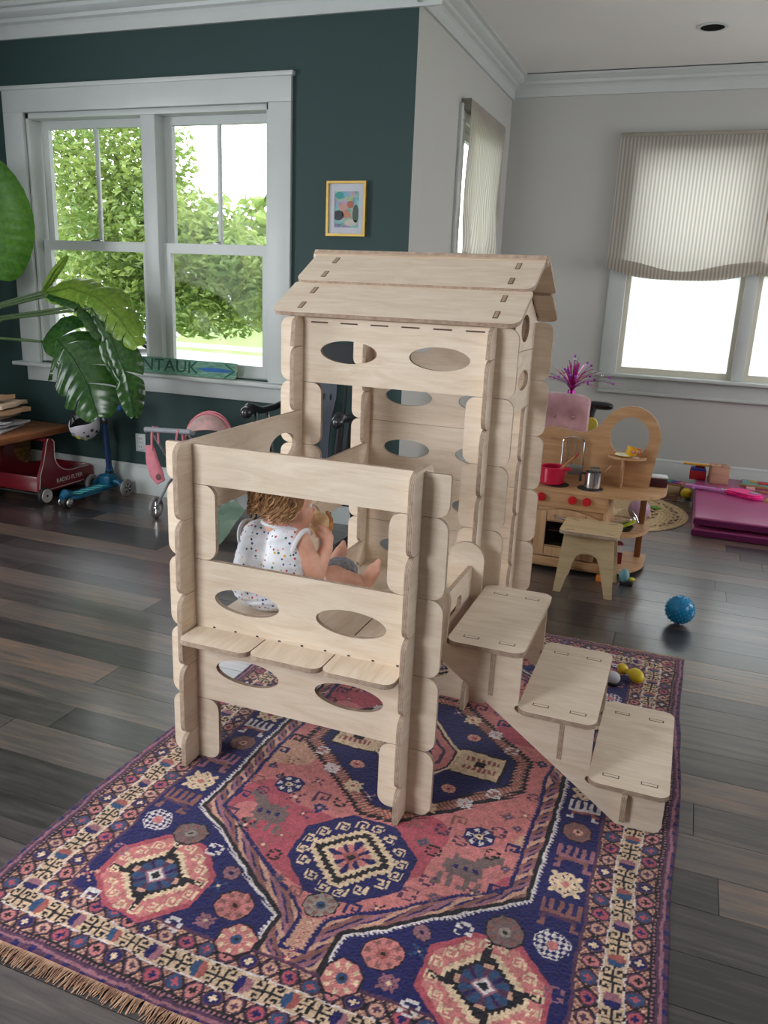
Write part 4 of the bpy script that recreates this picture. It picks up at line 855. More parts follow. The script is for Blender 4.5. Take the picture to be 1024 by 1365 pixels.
for sx in (-1, 1):
    bm = nb(); plate(bm, side, [], 0.02, T(sx*0.175, 0, 0) @ Rz(PI/2) @ Rx(PI/2)); p = ob('side_panel', bm, [M_RED, M_RED], wg)
    bm = nb(); tube(bm, [(sx*0.186, y, zz-0.006) for y, zz in side[4:16]], 0.0022, 6); tube(bm, [(sx*0.186, y, 0.082) for y in (-0.17, 0.2)], 0.0022, 6); tube(bm, [(sx*0.186, y+0.006, zz) for y, zz in side[16:]], 0.0022, 6); ob('pinstripe', bm, M_WHT, p)
    if sx > 0:
        bm = nb(); text_mesh(bm, 'RADIO FLYER', 0.042, T(0.1857, 0.05, 0.125) @ Rz(PI/2) @ Rx(PI/2) @ Matrix.Shear('XZ', 4, (0, 0)), extrude=0.0005); ob('lettering', bm, M_WHT, p)
bm = nb(); bb(bm, -0.165, 0.165, -0.22, 0.28, 0.075, 0.09); ob('tray_floor', bm, M_RED, wg)
for y in (-0.222, 0.275):
    bm = nb(); bb(bm, -0.165, 0.165, y-0.008, y+0.008, 0.075, 0.18, bev=0.003); ob('end_panel', bm, M_RED, wg)
bm = nb(); cyl(bm, (-0.19, -0.115, 0.412), (0.19, -0.115, 0.412), 0.014, seg=12); ob('handle_bar', bm, M_RED, wg)
for sx in (-1, 1):
    for y in (-0.21, 0.225):
        M = T(sx*0.205, y, 0.056) @ Ry(PI/2*sx); bm = nb(); lathe(bm, [(0.0, -0.016), (0.05, -0.016), (0.056, -0.01), (0.056, 0.01), (0.05, 0.016), (0.044, 0.016)], 28, M); w = ob('wheel', bm, M_BLK, wg)
        bm = nb(); lathe(bm, [(0.047, 0.0155), (0.045, 0.02), (0.03, 0.017), (0.012, 0.018), (0.0, 0.018)], 28, M); f = ob('wheel_disc', bm, M_WHEEL, w)
        bm = nb(); lathe(bm, [(0.008, 0.0175), (0.007, 0.022), (0.0, 0.023)], 12, M); ob('hub_cap', bm, M_RED if y > 0 else M_BLK, w)
    bm = nb()
for y in (-0.21, 0.225):
    bm = nb(); cyl(bm, (-0.2, y, 0.056), (0.2, y, 0.056), 0.008, seg=8); ob('axle', bm, M_BLK, wg)
# wicker basket in the corner behind the wagon
M_WICK = pm('woven_wicker', (170, 128, 74), 0.8, nscale=40, c2=(120, 84, 46), bump=0.4)
bk = thing('wicker_basket', 'tan woven basket standing in shadow behind the red wagon', 'basket', (-4.62, 4.50, 0))
for i in range(9):
    r = 0.085+0.003*i; bm = nb(); tube(bm, [(-4.62+(r+0.004*(k % 2))*math.cos(2*PI*k/20), 4.50+(r+0.004*(k % 2))*math.sin(2*PI*k/20), 0.02+0.036*i) for k in range(20)], 0.019, 6, closed=True); ob('wicker_coil', bm, M_WICK, bk)
bm = nb(); lathe(bm, [(0.0, 0.0), (0.09, 0.0), (0.09, 0.02), (0.0, 0.02)], 20, T(-4.62, 4.50, 0)); ob('basket_base', bm, M_WICK, bk)
# ------------------------------------------------------------------ blue kick scooter
M_BLUE = pm('petrol_blue_plastic', (12, 92, 128), 0.35, var=0.04); M_MINT = pm('mint_grip_print', (92, 190, 190), 0.6); M_GREYW = pm('smoky_wheel', (132, 128, 126), 0.4); M_STEEL = pm('polished_steel', (196, 198, 200), 0.2, 0.95, var=0.03)
M_NAVY = pm('dark_blue_tube', (22, 52, 96), 0.35)
sc = thing('kick_scooter', 'blue three wheeled kick scooter parked against the green wall', 'scooter', (-3.735, 4.28, 0), local=True)
bm = nb(); plate(bm, rrect(0.125, 0.40, 0.045), [], 0.018, T(0, -0.02, 0.068)); bmesh.ops.bevel(bm, geom=bm.edges[:], offset=0.004, segments=2, affect='EDGES'); dk = ob('deck', bm, [M_BLUE, M_BLUE], sc)
for i in range(5):
    bm = nb(); tube(bm, [(0.03*math.cos(2*PI*k/14), -0.12+i*0.062+0.026*math.sin(2*PI*k/14), 0.0785) for k in range(14)], 0.0045, 6, closed=True); ob('grip_ring', bm, M_MINT, dk)
bm = nb(); bb(bm, -0.05, 0.05, 0.13, 0.235, 0.05, 0.15, bev=0.02, seg=3); cyl(bm, (0.01, 0.185, 0.12), (0.02, 0.18, 0.2), 0.034, 0.026); ob('steering_head', bm, M_BLUE, sc)
for sx in (-1, 1):
    bm = nb(); tube(bm, [(0, 0.185, 0.1), (sx*0.08, 0.19, 0.1), (sx*0.125, 0.19, 0.064)], [0.026, 0.02, 0.016], 10); ob('front_arm', bm, M_BLUE, sc)
    M = T(sx*0.15, 0.19, 0.063) @ Ry(PI/2); bm = nb(); lathe(bm, [(0.035, -0.013), (0.054, -0.013), (0.062, -0.005), (0.062, 0.005), (0.054, 0.013), (0.035, 0.013)], 28, M); w = ob('front_wheel', bm, M_GREYW, sc)
    bm = nb(); lathe(bm, [(0.0, -0.01), (0.035, -0.008), (0.037, 0.0), (0.035, 0.008), (0.0, 0.01)], 20, M); h = ob('wheel_core', bm, pm('core_grey', (70, 72, 76), 0.4, 0.3), w)
    bm = nb()
    for k in range(5): box(bm, (0.026, 0, 0), (0.03, 0.007, 0.022), M @ Rz(2*PI*k/5))
    ob('spoke', bm, M_STEEL, w)
M = T(0, -0.235, 0.04) @ Ry(PI/2); bm = nb(); lathe(bm, [(0.0, -0.02), (0.032, -0.02), (0.04, -0.012), (0.04, 0.012), (0.032, 0.02), (0.0, 0.02)], 24, M); ob('rear_wheel', bm, M_BLK, sc)
bm = nb(); tube(bm, [(0, -0.2, 0.085), (0, -0.24, 0.094), (0, -0.275, 0.075)], [0.03, 0.036, 0.02], 12); ob('rear_brake', bm, M_BLUE, sc)
for sx in (-1, 1):
    bm = nb(); ball(bm, (sx*0.034, -0.24, 0.04), (0.012, 0.03, 0.03)); ob('wheel_cap', bm, M_STEEL, sc)
p0, p1, p2 = Vector((0.02, 0.18, 0.16)), Vector((0.045, 0.12, 0.53)), Vector((0.052, 0.1, 0.64))
bm = nb(); cyl(bm, p0, p1, 0.021, 0.019); ob('stem', bm, M_NAVY, sc)
bm = nb(); cyl(bm, p0, p0+(p1-p0)*0.05, 0.027, 0.027); cyl(bm, p1-(p1-p0)*0.03, p1+(p1-p0)*0.03, 0.023); ob('stem_collar', bm, M_BLK, sc)
bm = nb(); cyl(bm, p1, p2, 0.015); ob('stem_extension', bm, M_STEEL, sc)
bm = nb(); cyl(bm, p2+Vector((-0.16, 0, 0)), p2+Vector((0.16, 0, 0)), 0.012); ob('handlebar', bm, M_NAVY, sc)
for sx in (-1, 1):
    bm = nb(); cyl(bm, p2+Vector((sx*0.045, 0, 0)), p2+Vector((sx*0.15, 0, 0)), 0.017); ball(bm, p2+Vector((sx*0.155, 0, 0)), 0.02); ob('grip', bm, pm('blue_grip', (26, 74, 140), 0.6), sc)
# helmet hanging by its straps on the handlebar
hm = thing('child_helmet', 'white child bike helmet with yellow and black print hanging from the scooter handlebar', 'helmet', (-3.80, 4.33, 0.525), local=True, rot=(0.35, -0.25, 0.3))
bm = nb(); lathe(bm, [(0.0, -0.115), (0.04, -0.108), (0.075, -0.082), (0.097, -0.04), (0.104, 0.0), (0.101, 0.02), (0.094, 0.022), (0.09, 0.0), (0.084, -0.036), (0.06, -0.072), (0.0, -0.095)], 30)
for vtx in bm.verts: vtx.co.y *= 1.18; vtx.co.z += 0.012*math.sin(3*math.atan2(vtx.co.y, vtx.co.x)) if vtx.co.z > -0.02 else 0
sh_ = ob('shell', bm, pm('white_helmet_shell', (206, 202, 212), 0.35, var=0.02), hm, centre=False)
for i, (th, zz, rr, col) in enumerate(((-1.9, -0.05, 0.02, (214, 208, 96)), (-1.2, -0.06, 0.012, (30, 30, 34)), (-0.8, -0.03, 0.012, (40, 44, 60)), (-1.55, -0.085, 0.014, (222, 216, 120)), (-2.4, -0.04, 0.014, (206, 204, 110)), (-0.5, -0.06, 0.012, (30, 30, 36)), (-1.3, -0.02, 0.007, (90, 90, 120)), (-2.1, -0.015, 0.008, (130, 120, 160)))):
    r0 = 0.106*math.sqrt(max(0.05, 1-(zz/0.118)**2)); bm = nb(); c = Vector((r0*math.cos(th), 1.18*r0*math.sin(th), zz)); nrm = Vector((math.cos(th), math.sin(th), zz/0.11*0.9)).normalized()
    lathe(bm, [(rr, 0.0), (rr*0.9, 0.002), (0, 0.0025)], 10, Matrix.Translation(c) @ nrm.to_track_quat('Z', 'Y').to_matrix().to_4x4()); ob('printed_spot', bm, pm('helmet_print', col, 0.5), sh_)
bm = nb(); lathe(bm, [(0.0, -0.088), (0.05, -0.066), (0.078, -0.03), (0.084, 0.008)], 24)
for vtx in bm.verts: vtx.co.y *= 1.16
bmesh.ops.reverse_faces(bm, faces=bm.faces[:]); ob('padding', bm, pm('black_padding', (22, 22, 24), 0.9), hm, centre=False)
bm = nb()
for s in (-1, 1):
    tube(bm, [(s*0.085, 0.05, 0.0), (s*0.06, 0.03, 0.07), (0.04+s*0.01, 0.0, 0.115)], 0.006, 6); tube(bm, [(s*0.085, -0.05, 0.0), (s*0.06, -0.02, 0.06), (0.04+s*0.01, 0.0, 0.115)], 0.006, 6)
tube(bm, [(0.03, 0.0, 0.11), (0.045, 0.0, 0.14), (0.07, 0.0, 0.13), (0.06, 0.0, 0.105)], 0.007, 6); ob('strap', bm, M_BLK, hm)
# ------------------------------------------------------------------ pink doll stroller with a bag on its handle
M_PINK = pm('dusty_pink_cloth', (214, 130, 142), 0.85, nscale=30, bump=0.15); M_GREYM = pm('grey_foam_handle', (146, 150, 156), 0.6)
st_ = thing('doll_stroller', 'pink doll stroller with grey handle and round canopy behind the playhouse corner', 'stroller', (-2.86, 4.22, 0), local=True)
bm = nb(); tube(bm, [(-0.24, -0.14, 0.575), (-0.235, -0.16, 0.588), (0.08, -0.14, 0.60), (0.09, -0.12, 0.592)], 0.016, 10); ob('handle', bm, M_GREYM, st_)
for x, s in ((-0.22, -1), (0.06, 1)):
    bm = nb(); tube(bm, [(x, -0.13, 0.585), (x+0.03, 0.02, 0.36), (x+0.06, 0.16, 0.1)], 0.009, 8); ob('push_tube', bm, M_GREYM, st_)
    bm = nb(); tube(bm, [(x+0.06, 0.17, 0.34), (x+0.03, 0.0, 0.22), (x, -0.09, 0.09)], 0.009, 8); ob('leg_tube', bm, M_GREYM, st_)
    for y in (-0.09, 0.17):
        M = T(x+(0.06 if y > 0 else 0.0)-0.01, y, 0.07) @ Ry(PI/2); bm = nb(); tube(bm, [M @ Vector((0.056*math.cos(2*PI*k/20), 0.056*math.sin(2*PI*k/20), 0)) for k in range(20)], 0.014, 8, closed=True); w = ob('wheel', bm, M_GREYW, st_)
        bm = nb(); lathe(bm, [(0.0, -0.008), (0.012, -0.008), (0.012, 0.008), (0.0, 0.008)], 12, M)
        for k in range(6): box(bm, (0.028, 0, 0), (0.04, 0.006, 0.006), M @ Rz(k*PI/3))
        ob('wheel_spokes', bm, M_STEEL, w)
bm = nb(); g = [(-0.14, -0.03, 0.5), (-0.12, 0.06, 0.25), (-0.1, 0.2, 0.26)]; tube(bm, [(-0.04, -0.02, 0.48), (-0.03, 0.03, 0.3), (0.0, 0.08, 0.22), (0.02, 0.19, 0.26)], [0.1, 0.12, 0.13, 0.1], 12); ob('seat_sling', bm, M_PINK, st_)
bm = nb(); M = T(0.15, -0.05, 0.55) @ Rx(0.3) @ Rz(0.3); lathe(bm, [(0.0, 0.0)], 4, M)
for i in range(6):
    a = -0.2+i*0.42; tube(bm, [M @ Vector((0.145*math.cos(t), 0.145*math.sin(t)*math.cos(a)*0.9, 0.145*math.sin(t)*math.sin(a+0.6))) for t in [k*PI/12 for k in range(13)]], 0.006, 6)
cn = ob('canopy_rib', bm, M_PINK, st_)
bm = nb(); rows_ = []
for i in range(11):
    a = 0.0+i*0.21; rows_.append([bm.verts.new(M @ Vector((0.142*math.cos(t), 0.142*math.sin(t)*math.cos(a)*0.9, 0.142*math.sin(t)*math.sin(a+0.3)))) for t in [k*PI/14 for k in range(15)]])
for i in range(10):
    for k in range(14):
        try: bm.faces.new((rows_[i][k], rows_[i][k+1], rows_[i+1][k+1], rows_[i+1][k]))
        except ValueError: pass
bmesh.ops.remove_doubles(bm, verts=bm.verts[:], dist=0.0005); ob('canopy', bm, pm('pale_pink_print', (206, 160, 160), 0.7, nscale=14, c2=(150, 134, 128)), st_)
bag = thing('toy_bag', 'pink cloth doll bag hanging by a strap from the stroller handle', 'bag', (-3.03, 4.07, 0.26), local=True)
bm = nb(); tube(bm, [(-0.045, 0, 0.23), (-0.03, 0.0, 0.13), (0.0, 0.0, 0.05), (0.03, 0, 0.0)], [0.03, 0.045, 0.05, 0.035], 12)
for vtx in bm.verts: vtx.co.y *= 0.55
ob('pouch', bm, M_PINK, bag)
for x in (-0.01, 0.17):
    bm = nb(); tube(bm, [(x-0.01, -0.012, 0.2 if x < 0 else 0.26), (x, -0.02, 0.3), (x+0.0, -0.005, 0.348), (x+0.01, 0.03, 0.34), (x+0.012, 0.03, 0.24)], 0.008 if x < 0 else 0.007, 6); ob('strap', bm, M_PINK, bag)
bm = nb(); lathe(bm, [(0.022, 0.0), (0.014, 0.004), (0.0, 0.005)], 14, T(0.025, -0.022, 0.04) @ Rx(PI/2)); ob('pocket', bm, pm('dark_pocket', (120, 76, 78), 0.9), bag)
# ------------------------------------------------------------------ black spindle-back rocking chair
M_BLACK = pm('black_lacquer', (26, 26, 32), 0.28, var=0.05, Coat_Weight=0.4); M_INK = pm('blue_black_lacquer', (46, 52, 66), 0.35)
rc = thing('rocking_chair', 'black spindle back rocking chair with carved splat seen through the playhouse', 'chair', (-2.06, 4.2, 0), local=True)
bm = nb(); plate(bm, rrect(0.5, 0.46, 0.1), [], 0.035, T(0, -0.02, 0.42)); bmesh.ops.bevel(bm, geom=bm.edges[:], offset=0.008, segments=2, affect='EDGES'); ob('seat', bm, [M_BLACK, M_BLACK], rc)
for sx in (-1, 1):
    bm = nb(); tube(bm, [(sx*0.26, -0.38, 0.06), (sx*0.26, -0.2, 0.026), (sx*0.26, 0.0, 0.02), (sx*0.26, 0.2, 0.03), (sx*0.26, 0.34, 0.06)], [0.014, 0.018, 0.018, 0.018, 0.014], 8); ob('rocker', bm, M_BLACK, rc)
    for y in (-0.19, 0.16):
        bm = nb(); tube(bm, [(sx*0.2, y*0.85, 0.41), (sx*0.235, y, 0.22), (sx*0.26, y*1.05, 0.035)], [0.017, 0.022, 0.015], 10); ob('leg', bm, M_BLACK, rc)
    bm = nb(); tube(bm, [(sx*0.285, -0.2, 0.765), (sx*0.285, -0.165, 0.79), (sx*0.275, -0.05, 0.765), (sx*0.27, 0.1, 0.765), (sx*0.25, 0.24, 0.79)], [0.032, 0.034, 0.022, 0.02, 0.018], 12); ball(bm, (sx*0.287, -0.2, 0.768), (0.036, 0.034, 0.036)); ob('arm', bm, M_BLACK, rc)
    for y, zt in ((-0.12, 0.775), (0.02, 0.76)):
        bm = nb(); tube(bm, [(sx*0.225, y, 0.43), (sx*0.25, y, 0.56), (sx*0.27, y, zt)], [0.012, 0.018, 0.01], 8); ob('arm_post', bm, M_BLACK, rc)
    bm = nb(); tube(bm, [(sx*0.21, 0.2, 0.42), (sx*0.235, 0.25, 0.75), (sx*0.245, 0.3, 1.08)], [0.018, 0.02, 0.014], 10); ob('back_post', bm, M_BLACK, rc)
bm = nb(); plate(bm, [(-0.035, 0.0), (0.035, 0.0), (0.03, 0.1), (0.032, 0.25), (0.058, 0.4), (0.055, 0.52), (0.035, 0.6), (-0.035, 0.6), (-0.055, 0.52), (-0.058, 0.4), (-0.032, 0.25), (-0.03, 0.1)], [ell(sx_*0.022, zz, 0.008, 0.02, 10) for sx_ in (-1, 1) for zz in (0.4, 0.5)], 0.012, T(0.02, 0.2, 0.44) @ Rx(-0.13) @ Rx(PI/2)); ob('splat', bm, [M_INK, M_INK], rc)
for x in (-0.15, -0.085, 0.125, 0.18):
    bm = nb(); tube(bm, [(x, 0.2, 0.43), (x*1.05, 0.24, 0.72), (x*1.08, 0.29, 1.06)], [0.009, 0.011, 0.008], 8); ob('spindle', bm, M_BLACK, rc)
bm = nb(); plate(bm, rrect(0.56, 0.11, 0.04), [], 0.025, T(0, 0.295, 1.1) @ Rx(-0.13) @ Rx(PI/2)); ob('crest_rail', bm, [M_BLACK, M_BLACK], rc)
for y in (-0.19, 0.16):
    bm = nb(); cyl(bm, (-0.235, y, 0.2), (0.235, y, 0.2), 0.012, seg=8); ob('stretcher', bm, M_BLACK, rc)
# wooden rainbow stacker on the floor behind the tower
rb = thing('rainbow_stacker', 'nested wooden rainbow toy on the floor behind the playhouse', 'toy', (-1.63, 3.72, 0), local=True)
for i, c in enumerate(((120, 52, 150), (196, 40, 50), (226, 96, 44), (232, 176, 60), (150, 186, 60), (54, 150, 80), (40, 110, 140))):
    R = 0.115-0.0145*i; bm = nb(); o_ = [(R*math.cos(a), R*math.sin(a)) for a in [k*PI/16 for k in range(17)]]+[((R-0.012)*math.cos(a), (R-0.012)*math.sin(a)) for a in [k*PI/16 for k in range(16, -1, -1)]]
    plate(bm, o_, [], 0.05, Rz(0.15) @ Rx(PI/2)); ob('arch', bm, [pm('rainbow_paint', c, 0.55)]*2, rb)
# clear bag with a teal ruffle on the floor behind the playhouse
tbg = thing('ruffled_bag', 'see through green plastic bag with teal ruffled edge on the floor behind the platform', 'bag', (-2.46, 3.86, 0), local=True)
bm = nb(); P = [(-0.17, 0.02, 0.03), (0.05, -0.08, 0.008), (0.13, 0.1, 0.2), (-0.04, 0.2, 0.24)]
def quadpatch(bm, P, n, th, wob):
    A, B, C_, D_ = [Vector(p) for p in P]; g = []
    nr = (B-A).cross(D_-A).normalized()
    for i in range(n+1):
        for j in range(n+1):
            s, t = i/n, j/n; p = (A.lerp(B, s)).lerp(D_.lerp(C_, s), t); bul = th*math.sin(PI*s)*math.sin(PI*t)+wob*math.sin(9*s+4*t)*math.sin(7*t); g.append(p+nr*bul)
    vs = [bm.verts.new(p) for p in g]
    for i in range(n):
        for j in range(n): bm.faces.new((vs[i*(n+1)+j], vs[(i+1)*(n+1)+j], vs[(i+1)*(n+1)+j+1], vs[i*(n+1)+j+1]))
quadpatch(bm, P, 10, 0.03, 0.006); quadpatch(bm, P, 10, -0.03, 0.006)
def vinyl():
    k = N('clear_green_vinyl'); t = k.n('BsdfTransparent'); t.inputs[0].default_value = (0.72, 0.82, 0.76, 1); b = k.n('BsdfPrincipled'); b.inputs['Roughness'].default_value = 0.15; v = k.coords(); f = k.noise(v, 9); k.l(k.ramp(f, [(0.3, lin((96, 120, 104))), (0.7, lin((150, 172, 152)))]), b.inputs['Base Color']); mx = k.n('MixShader'); mx.inputs[0].default_value = 0.5; k.l(t.outputs[0], mx.inputs[1]); k.l(b.outputs[0], mx.inputs[2]); k.l(mx.outputs[0], k.out.inputs[0]); return k.m
ob('pouch', bm, vinyl(), tbg, smooth=60)
bm = nb(); A, B = Vector(P[0]), Vector(P[1]); pr_ = None; n = 60; r0 = []; r1 = []
dirn = (A-Vector(P[3])).normalized()
for i in range(n+1):
    s = i/n; p = A.lerp(B, s); r0.append(bm.verts.new(p)); r1.append(bm.verts.new(p+dirn*0.035+Vector((0, 0.014*math.sin(i*1.3), max(0.0, 0.012+0.012*math.sin(i*1.3)) ))))
for i in range(n): bm.faces.new((r0[i], r0[i+1], r1[i+1], r1[i]))
for v_ in bm.verts: v_.co.z = max(v_.co.z, 0.003)
ob('ruffle', bm, pm('teal_ruffle', (54, 170, 176), 0.6), tbg, smooth=60)
# ------------------------------------------------------------------ bird of paradise plant
M_PLANT = leafmat('glossy_plant_leaf', (58, 96, 40), (30, 60, 28), 0.22, 0.22); M_PLANT2 = leafmat('light_plant_leaf', (132, 158, 62), (88, 122, 44), 0.5, 0.3); M_PLANT3 = leafmat('fresh_plant_leaf', (78, 124, 34), (52, 96, 26), 0.45, 0.4); M_STEM = pm('plant_stem', (66, 88, 50), 0.4)
def leafblade(bm, mid, width, nrm, splits, droop=0.25, n=40, skew=0.0, seed=1):
    """banana-like blade: cut along the side veins into strips that hang at slightly different angles"""
    mid = [Vector(p) for p in mid]; nrm = Vector(nrm).normalized(); rg = random.Random(seed)
    def cv(t):   # Catmull-Rom through the midrib points
        m = len(mid)-1; f = min(t*m, m-1e-6); i = int(f); u = f-i; p0, p1, p2, p3 = mid[max(i-1, 0)], mid[i], mid[i+1], mid[min(i+2, m)]
        return 0.5*((2*p1)+(p2-p0)*u+(2*p0-5*p1+4*p2-p3)*u*u+(3*p1-p0-3*p2+p3)*u**3)
    for side in (-1, 1):
        cuts = [0]+[min(n-2, max(2, c+rg.randint(-1, 1))) for c in splits]+[n]
        for a_, b_ in zip(cuts, cuts[1:]):
            if b_-a_ < 2: continue
            dr = droop*rg.uniform(0.7, 1.5); sk = skew+rg.uniform(-0.06, 0.06); ln = rg.uniform(0.88, 1.06); g = []
            m = max(4, b_-a_)
            for i in range(m+1):
                k = i/m; t = (a_+(b_-a_)*k)/n; c = cv(t); d = (cv(min(t+0.01, 1))-cv(max(t-0.01, 0))).normalized(); sd = d.cross(nrm).normalized()*side; nn = d.cross(sd).normalized(); nn = nn if nn.dot(nrm) > 0 else -nn
                w = width*ln*(math.sin(PI*min(1, t*0.93+0.05))**0.62)*(1-0.15*t); row = []
                inner = (a_ > 0 and k < 0.5) or (b_ < n and k >= 0.5)
                for j in range(7):
                    s_ = j/6; pinch = (1-0.16*s_*abs(2*k-1)**3 if inner else 1.0)
                    cc = cv((a_+(b_-a_)*(0.5+(k-0.5)*(1-0.10*s_ if inner else 1)))/n)
                    row.append(bm.verts.new(cc+sd*w*s_*pinch*math.cos(dr*s_*1.4)-nn*w*dr*s_*s_*1.1-d*w*sk*s_+nn*0.005*math.sin((a_+i)*1.9)*s_))
                g.append(row)
            for i in range(m):
                for j in range(6):
                    q = (g[i][j], g[i+1][j], g[i+1][j+1], g[i][j+1]); bm.faces.new(q if side > 0 else tuple(reversed(q)))
pl = thing('bird_of_paradise', 'potted bird of paradise plant with big split leaves in front of the window', 'plant', (-4.78, 3.95, 0.48))
M_POT = pm('grey_ceramic_pot', (120, 122, 120), 0.5)
bm = nb(); lathe(bm, [(0.0, 0.481), (0.11, 0.481), (0.15, 0.75), (0.155, 0.77), (0.14, 0.77), (0.13, 0.72), (0.0, 0.72)], 28, T(-4.78, 3.95, 0)); ob('pot', bm, M_POT, pl)
bm = nb(); lathe(bm, [(0.0, 0.735), (0.131, 0.73)], 20, T(-4.78, 3.95, 0)); bmesh.ops.reverse_faces(bm, faces=bm.faces[:]); ob('soil', bm, pm('potting_soil', (52, 40, 32), 0.95, bump=0.5), pl)
base = Vector((-4.78, 3.95, 0.73))
LV = [  # midrib, width, normal, cuts, material, droop, skew
    ([(-4.2, 4.08, 1.44), (-4.15, 4.06, 1.68), (-4.13, 4.04, 1.92), (-4.17, 4.02, 2.16)], 0.27, (0.35, -1, 0.1), (), M_PLANT3, 0.2, 0.0),
    ([(-3.80, 4.05, 1.37), (-3.6, 4.05, 1.41), (-3.38, 4.03, 1.36), (-3.2, 4.0, 1.25), (-3.06, 3.98, 1.10)], 0.17, (0.25, -0.75, 0.65), (17, 26, 31, 35), M_PLANT2, 0.3, -0.35),
    ([(-3.74, 4.02, 1.36), (-3.5, 4.0, 1.32), (-3.3, 3.98, 1.16), (-3.2, 3.96, 0.98), (-3.12, 3.96, 0.82)], 0.085, (0.75, -0.1, 0.75), (12, 22), M_PLANT, 0.55, -0.2),
    ([(-3.80, 4.0, 1.08), (-3.66, 3.98, 1.10), (-3.52, 3.95, 1.0), (-3.40, 3.93, 0.84), (-3.33, 3.92, 0.66)], 0.25, (0.2, -0.85, 0.5), (9, 15, 23, 29), M_PLANT, 0.22, -0.45),
    ([(-3.40, 4.0, 1.30), (-3.24, 3.96, 1.14), (-3.13, 3.95, 0.92), (-3.09, 3.95, 0.68)], 0.13, (0.5, -0.85, 0.2), (13, 26), M_PLANT, 0.35, -0.5),
    ([(-3.84, 4.08, 1.38), (-3.74, 4.08, 1.5), (-3.62, 4.07, 1.6)], 0.05, (0.3, -1, 0.0), (), M_PLANT2, 0.6, 0.0),
    ([(-4.6, 4.1, 1.3), (-4.6, 4.12, 1.6), (-4.66, 4.1, 1.95)], 0.17, (0.3, -1, 0.1), (14,), M_PLANT, 0.2, -0.2),
    ([(-3.62, 4.12, 1.3), (-3.5, 4.14, 1.2), (-3.42, 4.14, 1.06)], 0.09, (0.2, -0.9, 0.3), (20,), M_PLANT2, 0.3, -0.3)]
for li, (mid, w, nr, sp_, m, dr, sk_) in enumerate(LV):
    bm = nb(); leafblade(bm, mid, w, nr, sp_, dr, skew=sk_, seed=li+3); o = ob('leaf', bm, m, pl, smooth=60)
    p = Vector(mid[0]); q_ = base.lerp(p, 0.55)+Vector((-0.05, 0, 0.16)); bm = nb(); tube(bm, [base+Vector((random.uniform(-.04, .04), random.uniform(-.04, .04), 0)), base.lerp(p, 0.28)+Vector((-0.05, 0, 0.13)), q_, p.lerp(q_, 0.2), p], [0.014, 0.011, 0.010, 0.009, 0.008], 8); ob('leaf_stalk', bm, M_STEM, pl)
    bm = nb(); tube(bm, [Vector(c)-Vector(nr).normalized()*(-0.003) for c in mid], [0.008]+[0.006]*(len(mid)-2)+[0.002], 6); ob('midrib', bm, m, o)
# ------------------------------------------------------------------ toy kitchen
M_BEECH = wood('beech_panel', (208, 168, 128), (180, 138, 100), 0.5, axis=2); M_BEECHX = wood('beech_board', (202, 160, 118), (174, 130, 92), 0.5, axis=0); M_REDP = pm('red_knob_paint', (190, 22, 34), 0.35, var=0.03); M_HOLE = pm('dark_oven', (26, 22, 20), 0.4)
kt = thing('toy_kitchen', 'wooden toy kitchen with red knobs, oven door and round window back panel', 'toy kitchen', (-0.45, 4.55, 0))
def hb(name, x0, x1, y0, y1, z0, z1, m=None, bev=0.003, par=None): 
    bm = nb(); bb(bm, x0, x1, y0, y1, z0, z1, bev=bev); return ob(name, bm, m or M_BEECH, par or kt)
hb('side_panel', -0.725, -0.705, 4.33, 4.74, 0.04, 0.452); hb('side_panel', -0.335, -0.315, 4.33, 4.74, 0.04, 0.452); hb('back_board', -0.705, -0.335, 4.725, 4.74, 0.04, 0.452)
hb('control_panel', -0.725, -0.315, 4.325, 4.345, 0.365, 0.452, M_BEECHX); hb('face_frame', -0.705, -0.335, 4.343, 4.352, 0.30, 0.366, M_BEECHX); hb('plinth', -0.73, -0.31, 4.315, 4.335, 0.035, 0.078, M_BEECHX); hb('bottom_board', -0.73, -0.315, 4.33, 4.74, 0.02, 0.038, M_BEECHX)
for x in (-0.675, -0.505, -0.428):
    bm = nb(); lathe(bm, [(0.023, 0.0), (0.024, 0.012), (0.021, 0.02), (0.0, 0.022)], 24, T(x, 4.325, 0.418) @ Rx(PI/2)); ob('knob', bm, M_REDP, kt)
# oven door with arched top, window and chrome handle
hb('face_frame', -0.705, -0.645, 4.343, 4.352, 0.07, 0.3); hb('face_frame', -0.415, -0.335, 4.343, 4.352, 0.07, 0.3)
hinge = [(-0.698, 0.085), (-0.36, 0.085), (-0.36, 0.325)] + [(-0.36-0.338*k/10, 0.325+0.035*math.sin(PI*k/10*0.92+0.12)) for k in range(1, 10)] + [(-0.698, 0.345)]
bm = nb(); plate(bm, hinge, [[(-0.635, 0.145), (-0.425, 0.145), (-0.425, 0.285), (-0.635, 0.285)]], 0.02, T(0, 4.331, 0) @ Rx(PI/2)); dr_ = ob('oven_door', bm, [M_BEECH, M_BEECHX], kt)
hb('door_shelf', -0.64, -0.42, 4.345, 4.6, 0.222, 0.23, M_BEECHX, par=dr_)
hb('oven_back', -0.65, -0.41, 4.60, 4.61, 0.08, 0.34, M_HOLE)
bm = nb(); bb(bm, -0.636, -0.424, 4.332, 4.336, 0.144, 0.286); ob('oven_glass', bm, glass('oven_glass', (0.55, 0.52, 0.5), 0.05), dr_)
for (x0, x1, z0, z1) in ((-0.637, -0.634, 0.09, 0.34), (-0.426, -0.423, 0.09, 0.34), (-0.634, -0.426, 0.1385, 0.1415), (-0.634, -0.426, 0.289, 0.2915)):
    hb('panel_joint', x0, x1, 4.3195, 4.322, z0, z1, pm('joint_line', (120, 84, 54), 0.8), 0, dr_)
